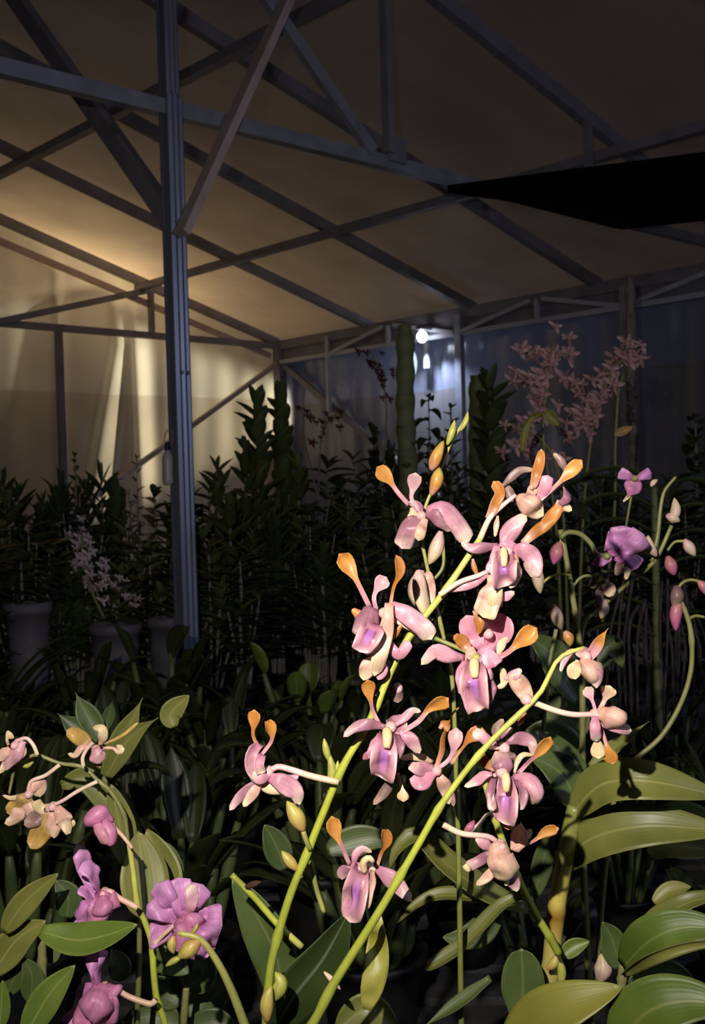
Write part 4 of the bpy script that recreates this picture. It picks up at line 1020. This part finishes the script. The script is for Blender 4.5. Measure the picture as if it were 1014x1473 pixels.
for (rt_, px, py, sx, sd_, w) in ((s1, .02, .55, 405, D1, 15), (s2, -.09, .62, 380, D2, 13), (s3, .05, .80, 664, D3, 9), (s4, .17, .72, 776, D4, 28), (s5, .28, .66, 890, D5, 18), (s6, .30, .95, 850, D6, 8),
                              (s7, .18, 1.02, 850, D7, 11), (s8, -.18, .84, 240, D8, 11), (s9, -.06, .74, 380, D9, 17), (sa, -.27, .98, 196, DA, 9), (sb_, -.30, .78, 70, DB + .06, 16), (sc_, -.12, 1.04, 260, DC, 14)):
    reparent_base(rt_, (px, py, ZF))
    st = at(sx, {405: 1530, 380: 1520 if rt_ is s2 else 1560, 776: 1560, 890: 1580, 240: 1570, 70: 1590, 260: 1580, 850: 1500 if rt_ is s6 else 1480}.get(sx, 1500), sd_)
    mb = MB(); end = Vector((px, py, ZF + .10))
    tube(mb, smooth([st, st.lerp(end, .5) + Vector((0, 0, .04)), end], 16), (w * sd_ / F / 2, w * sd_ / F / 2 * 1.2), 8)
    mb.build('cane', M['stem_olive'], rt_)
    mb = MB(); pot_mesh(mb, Vector((px, py, ZF)), .048, .125); mb.build('pot', M['black_pot'], rt_)

# ================================================================== protos for the crowd behind
def leaf_at(mb, base, dirv, up, L, W, prof='leaf', droop=.25, n=7, cup=.18, seed=0, m=5):
    pts = []
    for i in range(n):
        t = i / (n - 1); pts.append(base + dirv * (L * t) + up * (-droop * L * t * t))
    side = dirv.cross(up).normalized(); nn = side.cross(dirv).normalized()
    ribbon(mb, pts, W, prof, 0, cup, .0012, .03, 1.5, m, 0, nn, seed)
def polar(a, el): return Vector((math.cos(a) * math.cos(el), math.sin(a) * math.cos(el), math.sin(el)))
def cane_plant(r, ncane, spread, leaf_from, dens, L, W, el, leaf_m, label, droop=.2, cat='orchid'):
    """unit height plant: pot, bare grey canes, one foliage mesh per cane"""
    t = thing('cane_orchid', (0, 0, 0), label, cat)
    mb = MB(); pot_mesh(mb, Vector((0, 0, 0)), .075, .13, 12); mb.build('pot', M['black_pot'], t)
    for c in range(ncane):
        a = 6.283 * c / ncane + r.uniform(-.4, .4); h = 1 if c == 0 else r.uniform(.62, .95)
        o = polar(a, 0) * r.uniform(.25, 1) * spread if c else Vector((0, 0, 0))
        P = smooth([polar(a, 0) * .025 + Vector((0, 0, .08)), o * .45 + Vector((0, 0, h * .45)), o * r.uniform(.9, 1.1) + Vector((0, 0, h * .97))], 14)
        mb = MB(); tube(mb, P, lambda q: .0085 - .004 * q + .0015 * math.sin(q * 60), 6); mb.build('cane', M['root'], t)
        mb = MB(); k = int(dens * h); aa = r.uniform(0, 3.14)
        for i in range(k):
            q = leaf_from + (1 - leaf_from) * (i + .5) / k
            p = P[min(13, int(q * 13.99))].lerp(P[min(13, int(q * 13.99) + 1)], q * 13.99 % 1)
            s = 1 - .45 * sm(.8, 1, q)
            L2 = 1.25; leaf_at(mb, p, polar(aa + math.pi * i + r.uniform(-.5, .5), el + r.uniform(-.25, .25) + .5 * sm(.85, 1, q)), DZ, L2 * L * s * r.uniform(.8, 1.15), 1.35 * W * s, droop=droop, seed=i)
        if k: mb.build('foliage', M[leaf_m], t)
    return t
rr_ = random.Random(5)
PR = {
 'A': cane_plant(rr_, 6, .13, .42, 17, .14, .040, .75, 'leaf_b', 'x'),
 'C': cane_plant(rr_, 7, .16, .30, 22, .15, .052, .45, 'leaf_k', 'x', .3),
 'G': cane_plant(rr_, 7, .12, .34, 24, .13, .034, .95, 'leaf_k', 'x', .1),
 'Bd': cane_plant(rr_, 1, .02, .40, 34, .115, .05, .85, 'leaf_b', 'x', .15),
 'D': cane_plant(rr_, 4, .07, .35, 17, .055, .022, .55, 'leaf_k', 'x', .2),
 'Z': cane_plant(rr_, 2, .03, .50, 15, .085, .05, .35, 'leaf_k', 'x', .7),
}
for o in PR.values(): o['label'] = ''
used = set()
def place(kind, x, ytop, d, w, rz, label, group=None):
    src = PR[kind]
    o = src if kind not in used else copy_tree(src)
    used.add(kind)
    p = at(x, ytop, d); o.location = (p.x, p.y, ZB); h = p.z - ZB
    o.rotation_euler.z = rz; o.scale = (w, w, h); tag(o, label, 'orchid', group)
    return o
CROWD = 'dark cane orchids crowded on the back bench'
GEN = 'dark leafy cane orchid among the crowd on the back bench'
# kind, x, top y, distance, width factor, label
SPEC = [
 ('D', 107, 646, 4.5, .9, 'dark cane at the left with tiny leaf tufts, against the bright gable wall'),
 ('D', 196, 650, 4.6, .6, 'thin tufted cane poking up in front of the brightest wall streak'),
 ('G', 145, 682, 4.6, 1.0, 'dark bushy cane orchid between the two thin tufted canes at the left'),
 ('G', 86, 690, 4.9, .9, 'dark cane orchid between the far left wall post and the cane with tiny leaf tufts'),
 ('C', 222, 705, 4.8, .8, 'dark round topped orchid directly left of the steel post'),
 ('D', 168, 676, 4.9, .9, 'slender dark cane behind the bushy one at the left wall'),
 ('Bd', 368, 572, 5.0, 1.15, 'upright densely leafed cane below the corner post, left one of the pair'),
 ('Bd', 403, 566, 5.1, 1.15, 'upright densely leafed cane below the corner post, right one of the pair'),
 ('A', 352, 640, 5.0, .9, 'leafy cane orchid at the foot of the dense upright pair, beside the steel post'),
 ('A', 312, 668, 4.8, 1.0, 'leafy cane orchid immediately right of the steel post'),
 ('C', 470, 662, 5.0, .85, 'dark round topped orchid below the reddish withered blossoms'),
 ('A', 428, 664, 4.7, 1.0, 'leafy cane orchid with pale forked canes right of the dense upright pair'),
 ('C', 538, 618, 5.6, .9, 'dark broad orchid left of the thick green trunk'),
 ('Z', 616, 560, 4.6, .8, 'black zigzag cane of drooping leaves against the floodlit wall'),
 ('D', 648, 576, 4.9, 1.1, 'small forked dark cane right of the zigzag cane'),
 ('Bd', 704, 545, 4.7, 1.25, 'dense dark leafy column left of the pink blossom mass'),
 ('A', 640, 640, 5.0, .9, 'dark leafy orchid under the zigzag cane behind the bud tip'),
 ('Z', 1000, 590, 4.9, 1.3, 'dark tall cane at the right edge behind the arching olive stem'),
]
for k_, x, y, d, w, l in SPEC: place(k_, x, y, d, w, rr_.uniform(0, 6.28), l)
fillers = [(12, 716, 4.7), (40, 742, 4.3), (62, 720, 5.2), (120, 730, 4.3), (180, 745, 4.4), (20, 770, 5.4), (255, 720, 5.5), (285, 735, 5.3), (330, 720, 4.4), (375, 690, 5.6), (395, 740, 4.4),
           (445, 730, 4.3), (500, 715, 4.6), (525, 690, 5.1), (560, 650, 5.6), (605, 690, 4.4), (555, 740, 4.3), (660, 680, 5.2), (735, 700, 4.8), (770, 690, 4.4), (830, 690, 5.2), (690, 740, 4.3),
           (880, 680, 4.8), (920, 740, 4.4), (960, 690, 5.1), (985, 720, 4.4), (800, 740, 5.6), (865, 750, 4.3), (150, 780, 4.25), (70, 790, 4.25), (640, 730, 4.6), (720, 660, 5.4), (590, 700, 5.0)]
fillers += [(30, 800, 4.2), (105, 812, 4.22), (215, 790, 4.3), (300, 790, 4.2), (345, 800, 4.22), (465, 790, 4.2), (510, 800, 4.22), (415, 700, 4.9), (485, 690, 5.3), (5, 690, 5.2), (300, 700, 5.1), (260, 800, 4.2), (1040, 720, 4.6), (1080, 690, 5.0), (1120, 730, 4.4), (1170, 700, 4.9), (1220, 720, 4.5), (1060, 790, 4.25), (1150, 790, 4.25), (-40, 720, 4.7), (-90, 700, 5.0), (-60, 790, 4.25)]
for i, (x, y, d) in enumerate(fillers):
    place('ACGC'[i % 4], x, y, d, rr_.uniform(.8, 1.1), rr_.uniform(0, 6.28), GEN, CROWD)
# thick green columns
def column(x, ytop, d, w, label, mt='trunk', leafy=True):
    p = at(x, ytop, d); base = Vector((p.x, p.y, ZB)); h = p.z - ZB; r = w * d / F / 2
    t = thing('column_orchid', base, label, 'orchid')
    mb = MB(); tube(mb, [base + DZ * (.10 + (h - .1) * i / 60) + Vector((.003 * math.sin(i * .25), 0, 0)) for i in range(61)], lambda q: r * (1 - .22 * q) * (1 + .10 * math.sin(q * 75)) * (1 if q < .97 else .8), 12); mb.build('trunk', M[mt], t)
    mb = MB(); pot_mesh(mb, base, .12, .2); mb.build('pot', M['black_pot'], t)
    mb = MB(); r2 = random.Random(x)
    for i in range(22):
        q = .25 + .75 * i / 34; a = i * 2.4
        leaf_at(mb, base + DZ * (.1 + (h - .1) * q) + polar(a, 0) * r * .8, polar(a, 1.0), DZ, r * (.8 if leafy else .5), r * .8, droop=.3, seed=i)
    mb.build('foliage', M['leaf_b'], t)
    return t
column(581, 468, 4.4, 33, 'thick green trunk like orchid column rising in front of the floodlit wall')
column(683, 540, 4.9, 26, 'pale green column like stem left of the dense dark leafy column', 'trunk', False)
column(905, 396, 5.4, 18, 'faint tall stem rising to the eave girder behind the pink blossom mass', 'root', False)

# ---- sprays of small blossoms
def star(name, mat, r, n=5):
    mb = MB()
    for i in range(n):
        a = 6.283 * i / n; dv = Vector((math.cos(a), math.sin(a), .18)).normalized()
        pts = [dv * (r * (1 + .25 * math.sin(i * 3.7)) * q / 5) + Vector((0, 0, r * .5 * math.sin(i * 2.9) * (q / 5) ** 2)) for q in range(6)]
        ribbon(mb, pts, r * .46, 'lance', 40 * math.sin(i * 2.3), .25, .0008, .15, 2, 5, 50, DZ, i)
    spindle(mb, [Vector((0, 0, -.3 * r + .5 * r * q / 5)) for q in range(6)], r * .2, 7)
    return mb, M[mat]
def spray(name, foot, label, segs, d, mat, r, stems, smat='stem_olive', sw=6, seed=1, extra=None):
    t = thing(name, foot, label, 'orchid'); r2 = random.Random(seed)
    for s_ in stems: stem(t, s_, d, sw, sw * .6, smat, n=30)
    mb, mt = star('flower', mat, r); first = mb.build('flower', mt, t, loc=Vector((0, 0, 0)))
    k = 0
    for pts, jit, n in segs:
        P = PT(pts, d, 0, max(2, n))
        for p in P:
            q = p + Vector((r2.gauss(0, jit), 0, r2.gauss(0, jit))) * d / F + Vector((0, r2.uniform(-.05, .05), 0))
            o = first if k == 0 else first.copy()
            if k: COL.objects.link(o); o.parent = t
            k += 1
            o.location = q - WL[t.name]
            dv = Vector((r2.uniform(-.9, .9), -1, r2.uniform(-.5, .9)))
            o.rotation_euler = dv.to_track_quat('Z', 'Y').to_euler(); s = r2.uniform(.75, 1.25); o.scale = (s, s, s)
    return t
DS = 3.05
ft = at(800, 700, DS); ft.z = ZM
sp = spray('orchid_plant', ft, 'tall orchid topped by a big airy mass of dull pink blossoms at the right', [
    ('797,484 786,520 776,560 772,610 765,655', 11, 26), ('744,504 765,506 790,520', 5, 7), ('818,505 800,520', 5, 5), ('738,540 757,544 775,560', 6, 8),
    ('915,500 890,512 872,545 858,580 840,600 815,620', 10, 26), ('918,508 900,512', 6, 4), ('818,540 842,548 836,590', 8, 8), ('738,600 742,625 780,645 812,632', 11, 12)], DS, 'spray', .027,
    ('812,1010 800,760 782,640 786,560 797,490', '830,1010 838,760 852,620 872,550 905,505', '820,1010 810,740 792,650 748,610', '852,1010 882,760 885,640 890,560 897,540'), seed=3)
leaf(sp, '752,650 754,618 766,598 786,594', 12, DS - .5, 'leaf_y', 'strap', cup=.4, twist=80); leaf(sp, '784,590 792,600 804,612', 17, DS - .5, 'leaf_y', cup=.3)
leaf(sp, '884,626 896,620 910,614', 12, DS - .4, 'yellow', cup=.3)
mb = MB(); pot_mesh(mb, Vector((ft.x, ft.y, ZM)), .11, .2); mb.build('pot', M['black_pot'], sp)
for i in range(8):
    a = i * .8
    mb = MB(); leaf_at(mb, Vector((ft.x, ft.y, ZM + .35 + i * .07)), polar(a, .5), DZ, .34, .05, droop=.5, n=10); mb.build('leaf', M['leaf_k'], sp)
ft = at(150, 880, 4.15); ft.z = ZB
spray('orchid_plant', ft, 'low orchid with a dense drooping spray of pale greyish white blossoms, left of the post', [('118,768 120,800 132,828 150,845 176,858 192,868', 9, 34), ('112,775 112,815 122,840', 5, 14), ('140,800 150,825 168,845', 5, 8)], 4.15, 'spray_pale', .022,
      ('150,890 132,850 120,800 118,768',), seed=8)
ft = at(456, 800, 4.9); ft.z = ZB
spray('orchid_plant', ft, 'thin orchid with withered reddish brown blossoms right of the dense upright cane pair', [('430,590 450,600 470,605 490,598', 7, 14), ('470,610 462,625 445,640', 4, 6)], 4.9, 'spray_red', .022, ('460,880 458,720 462,630 470,604', '458,720 440,640 436,594'), 'root', 3, 4)
ft = at(545, 800, 5.3); ft.z = ZB
spray('orchid_plant', ft, 'thin orchid with dark reddish blossoms left of the thick green trunk, against the bluish wall', [('528,505 540,520 552,535 565,528', 9, 16), ('545,545 555,560 562,575', 4, 6)], 5.3, 'spray_red', .022, ('545,880 550,700 556,590 545,530 530,505',), 'root', 3, 6)

# ---- low dark orchids on the middle bench
def low_plant(r, nl, L, W, elr, mt, upright):
    t = thing('low_orchid', (0, 0, 0), 'x', 'orchid')
    mb = MB(); pot_mesh(mb, Vector((0, 0, 0)), .085, .13, 14); mb.build('pot', M['black_pot'], t)
    for i in range(nl):
        a = 6.283 * i / nl + r.uniform(-.4, .4); b0 = polar(a, 0) * r.uniform(.01, .05) + Vector((0, 0, .11))
        hh = r.uniform(.03, .16) * upright
        b1 = b0 + polar(a, 1.25) * hh
        mb = MB(); spindle(mb, [b0.lerp(b1, q / 6) for q in range(7)], .011, 7, .6, .5, .5); bo = mb.build('pseudobulb', M['leaf_b'], t)
        mb = MB(); leaf_at(mb, b1, polar(a + r.uniform(-.3, .3), r.uniform(*elr)), DZ, L * r.uniform(.75, 1.2), W * r.uniform(.8, 1.2), 'leaf' if i % 3 else 'blade', droop=r.uniform(.2, .55), n=11, m=7, seed=i); mb.build('leaf', M[mt], t)
    return t
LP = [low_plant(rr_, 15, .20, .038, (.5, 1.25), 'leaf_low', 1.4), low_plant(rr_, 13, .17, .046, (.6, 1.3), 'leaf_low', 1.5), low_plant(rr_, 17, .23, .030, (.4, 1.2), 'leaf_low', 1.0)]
for o in LP: o['label'] = ''
LG = 'low dark strap leaved orchid in the shadows of the middle bench'
n_ = 0; lowspots = []
for row, yy in enumerate((1.72, 2.02, 2.34, 2.66, 2.98)):
    half = yy * .36 + .1
    nn = int(half * 2 / .24)
    for i in range(nn):
        lowspots.append((-half + (i + .5) * 2 * half / nn + rr_.uniform(-.03, .03) + .06 * (row % 2), yy + rr_.uniform(-.04, .04)))
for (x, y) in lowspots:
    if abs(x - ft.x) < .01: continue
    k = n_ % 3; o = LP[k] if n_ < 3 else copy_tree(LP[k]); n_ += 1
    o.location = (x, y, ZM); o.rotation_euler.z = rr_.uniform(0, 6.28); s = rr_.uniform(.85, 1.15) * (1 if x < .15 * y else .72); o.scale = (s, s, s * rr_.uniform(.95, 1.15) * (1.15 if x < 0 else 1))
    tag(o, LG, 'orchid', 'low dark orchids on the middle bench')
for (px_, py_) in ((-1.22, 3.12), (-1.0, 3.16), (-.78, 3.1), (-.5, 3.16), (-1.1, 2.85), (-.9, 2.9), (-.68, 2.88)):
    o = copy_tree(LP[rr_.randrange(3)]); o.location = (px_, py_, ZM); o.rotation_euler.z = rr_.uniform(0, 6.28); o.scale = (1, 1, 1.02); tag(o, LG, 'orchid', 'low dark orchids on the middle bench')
o = low_plant(rr_, 9, .13, .052, (1.15, 1.45), 'leaf_g', 2.2); p = at(440, 960, 2.75); o.location = (p.x, p.y, ZM); o.rotation_euler.z = 1.1
tag(o, 'low orchid with broad upright yellowish green leaves, in the gap left of the antelope blossoms', 'orchid')
# aerial roots hanging in the dark at the right
ft = at(945, 900, 2.85); ft.z = ZM
va = thing('vanda_orchid', ft, 'dark orchid with a curtain of grey aerial roots at the right, behind the arching stem', 'orchid')
mb = MB(); pot_mesh(mb, ft, .14, .12); mb.build('pot', M['black_pot'], va)
for i in range(20):
    x0 = 880 + i * 7 + rr_.uniform(-4, 4)
    P = PT(f'{940+(x0-945)*.7+rr_.uniform(-14,14)},{848+rr_.uniform(-30,30)},{rr_.uniform(-3,3)} {x0},{900+rr_.uniform(0,30)},{rr_.uniform(-5,5)} {x0+rr_.uniform(-8,8)},{1010},{rr_.uniform(-5,5)} {x0+rr_.uniform(-8,8)},{1060+rr_.uniform(-20,40)},0', 2.85, 0, 16)
    mb = MB(); tube(mb, P, (.0045, .003), 6); mb.build('aerial_root', M['air_root'], va)
mb = MB(); tube(mb, [Vector((ft.x, ft.y, ZM + .1 + .75 * i / 10)) for i in range(11)], (.014, .008), 8); mb.build('trunk', M['trunk'], va)
for i in range(14):
    mb = MB(); leaf_at(mb, Vector((ft.x, ft.y, ZM + .42 + i * .034)), Vector(((-1) ** i * .8, rr_.uniform(-.35, .35), .62)).normalized(), DZ, .24, .034, 'strap', .55, 10, .3, i); mb.build('leaf', M['leaf_k'], va)
# pale pots and bottle
for (x, y, d, r, w, l) in ((40, 866, 4.12, .085, 0, 'pale lilac grey plant pot at the far left edge of the back bench'), (166, 897, 4.1, .095, 0, 'grey plant pot below the pale drooping spray'), (236, 888, 4.1, .06, 0, 'small grey pot just left of the steel post')):
    p = at(x, y, d); mb = MB(); c = Vector((p.x, p.y, ZB)); pot_mesh(mb, c, r, p.z - ZB, 20)
    o = mb.build('plant_pot', M['grey_pot'], loc=c); tag(o, l, 'pot')
bp = at(243, 700, 3.82)
bt = thing('spray_bottle', bp, 'small pale bottle hanging on the left side of the steel post', 'bottle')
def px_l(y, dx=0): return at(241 + dx + (y - 660) * .02, y, 3.80)
mb = MB(); L_ = [px_l(698 - 52 * i / 12) for i in range(13)]
tube(mb, L_, lambda q: .019 * min(1, q * 9 + .7) * (1 - .6 * sm(.75, 1, q)), 12); mb.build('body', M['bottle'], bt)
mb = MB(); tube(mb, [px_l(648 - 12 * i / 4) for i in range(5)], (.010, .008), 10); mb.build('cap', M['black_pot'], bt)
mb = MB(); tube(mb, smooth([px_l(636, -4), px_l(626, -3), px_l(618, 2), px_l(622, 8), px_l(640, 8)], 16), (.0022, .0022), 6); mb.build('hook', M['steel_d'], bt)

# ================================================================== light
def point(name, loc, e, col, r):
    l = bpy.data.lights.new(name, 'POINT'); l.energy = e; l.color = col; l.shadow_soft_size = r
    o = bpy.data.objects.new(name, l); COL.objects.link(o); o.location = loc; return o
fl_ = bpy.data.lights.new('phone_flash', 'SPOT'); fl_.energy = 57; fl_.color = (1, .93, .84); fl_.shadow_soft_size = .006
fl_.spot_size = R(88); fl_.spot_blend = .9
fo = bpy.data.objects.new('phone_flash', fl_); COL.objects.link(fo)
fo.location = CAM - RT * .13 + UP * .20 - FW * .01
tg = (FW + RT * .10 - UP * .12).normalized()
fo.rotation_euler = tg.to_track_quat('-Z', 'Y').to_euler()
def spot(name, loc, to, e, col, r, ang, blend):
    l = bpy.data.lights.new(name, 'SPOT'); l.energy = e; l.color = col; l.shadow_soft_size = r; l.spot_size = R(ang); l.spot_blend = blend
    o = bpy.data.objects.new(name, l); COL.objects.link(o); o.location = loc
    o.rotation_euler = (to - loc).to_track_quat('-Z', 'Y').to_euler(); return o
point('warm_lamp_over_gable', B(.72, -1.4, 4.2), 200, (1, .70, .38), .08)
spot('added_warm_streak_spot', B(.5, 2.0, 2.2), B(0, -6, 2.0), 2200, (1, .90, .64), .02, 28, .6)  # added spot raking along the gable folds to bring out the bright streaks
spot('floodlight_glow', LB - DZ * .055, LB + Vector((0, 0, -2)) - DP * .3, 70, (.66, .77, 1), .025, 140, .5)
point('added_cool_wall_fill', B(-1.7, .9, 2.5), 9, (.6, .7, 1), .15)  # added fill behind the film, turns the right wall bluish
point('cool_lamp_behind_camera', Vector((3.2, -1.2, 2.5)), 75, (.62, .70, 1), .12)
w = bpy.data.worlds.new('night'); scn.world = w; w.use_nodes = True
bg = w.node_tree.nodes['Background']; bg.inputs[0].default_value = (.44, .42, .62, 1); bg.inputs[1].default_value = .06
# ------------------------------------------------------------------ camera
cd = bpy.data.cameras.new('camera'); cam = bpy.data.objects.new('camera', cd); COL.objects.link(cam)
cam.matrix_world = Matrix(((RT.x, UP.x, -FW.x, CAM.x), (RT.y, UP.y, -FW.y, CAM.y), (RT.z, UP.z, -FW.z, CAM.z), (0, 0, 0, 1)))
cd.sensor_fit = 'VERTICAL'; cd.sensor_height = 36; cd.sensor_width = 36 * 1014 / 1473; cd.lens = 36 * F / 1473
cd.clip_start = .02
cd.dof.use_dof = True; cd.dof.focus_distance = .74; cd.dof.aperture_fstop = 26
scn.camera = cam
vs_ = scn.view_settings; vs_.view_transform = 'Standard'; vs_.look = 'None'; vs_.exposure = 0; vs_.gamma = 1; vs_.use_curve_mapping = False
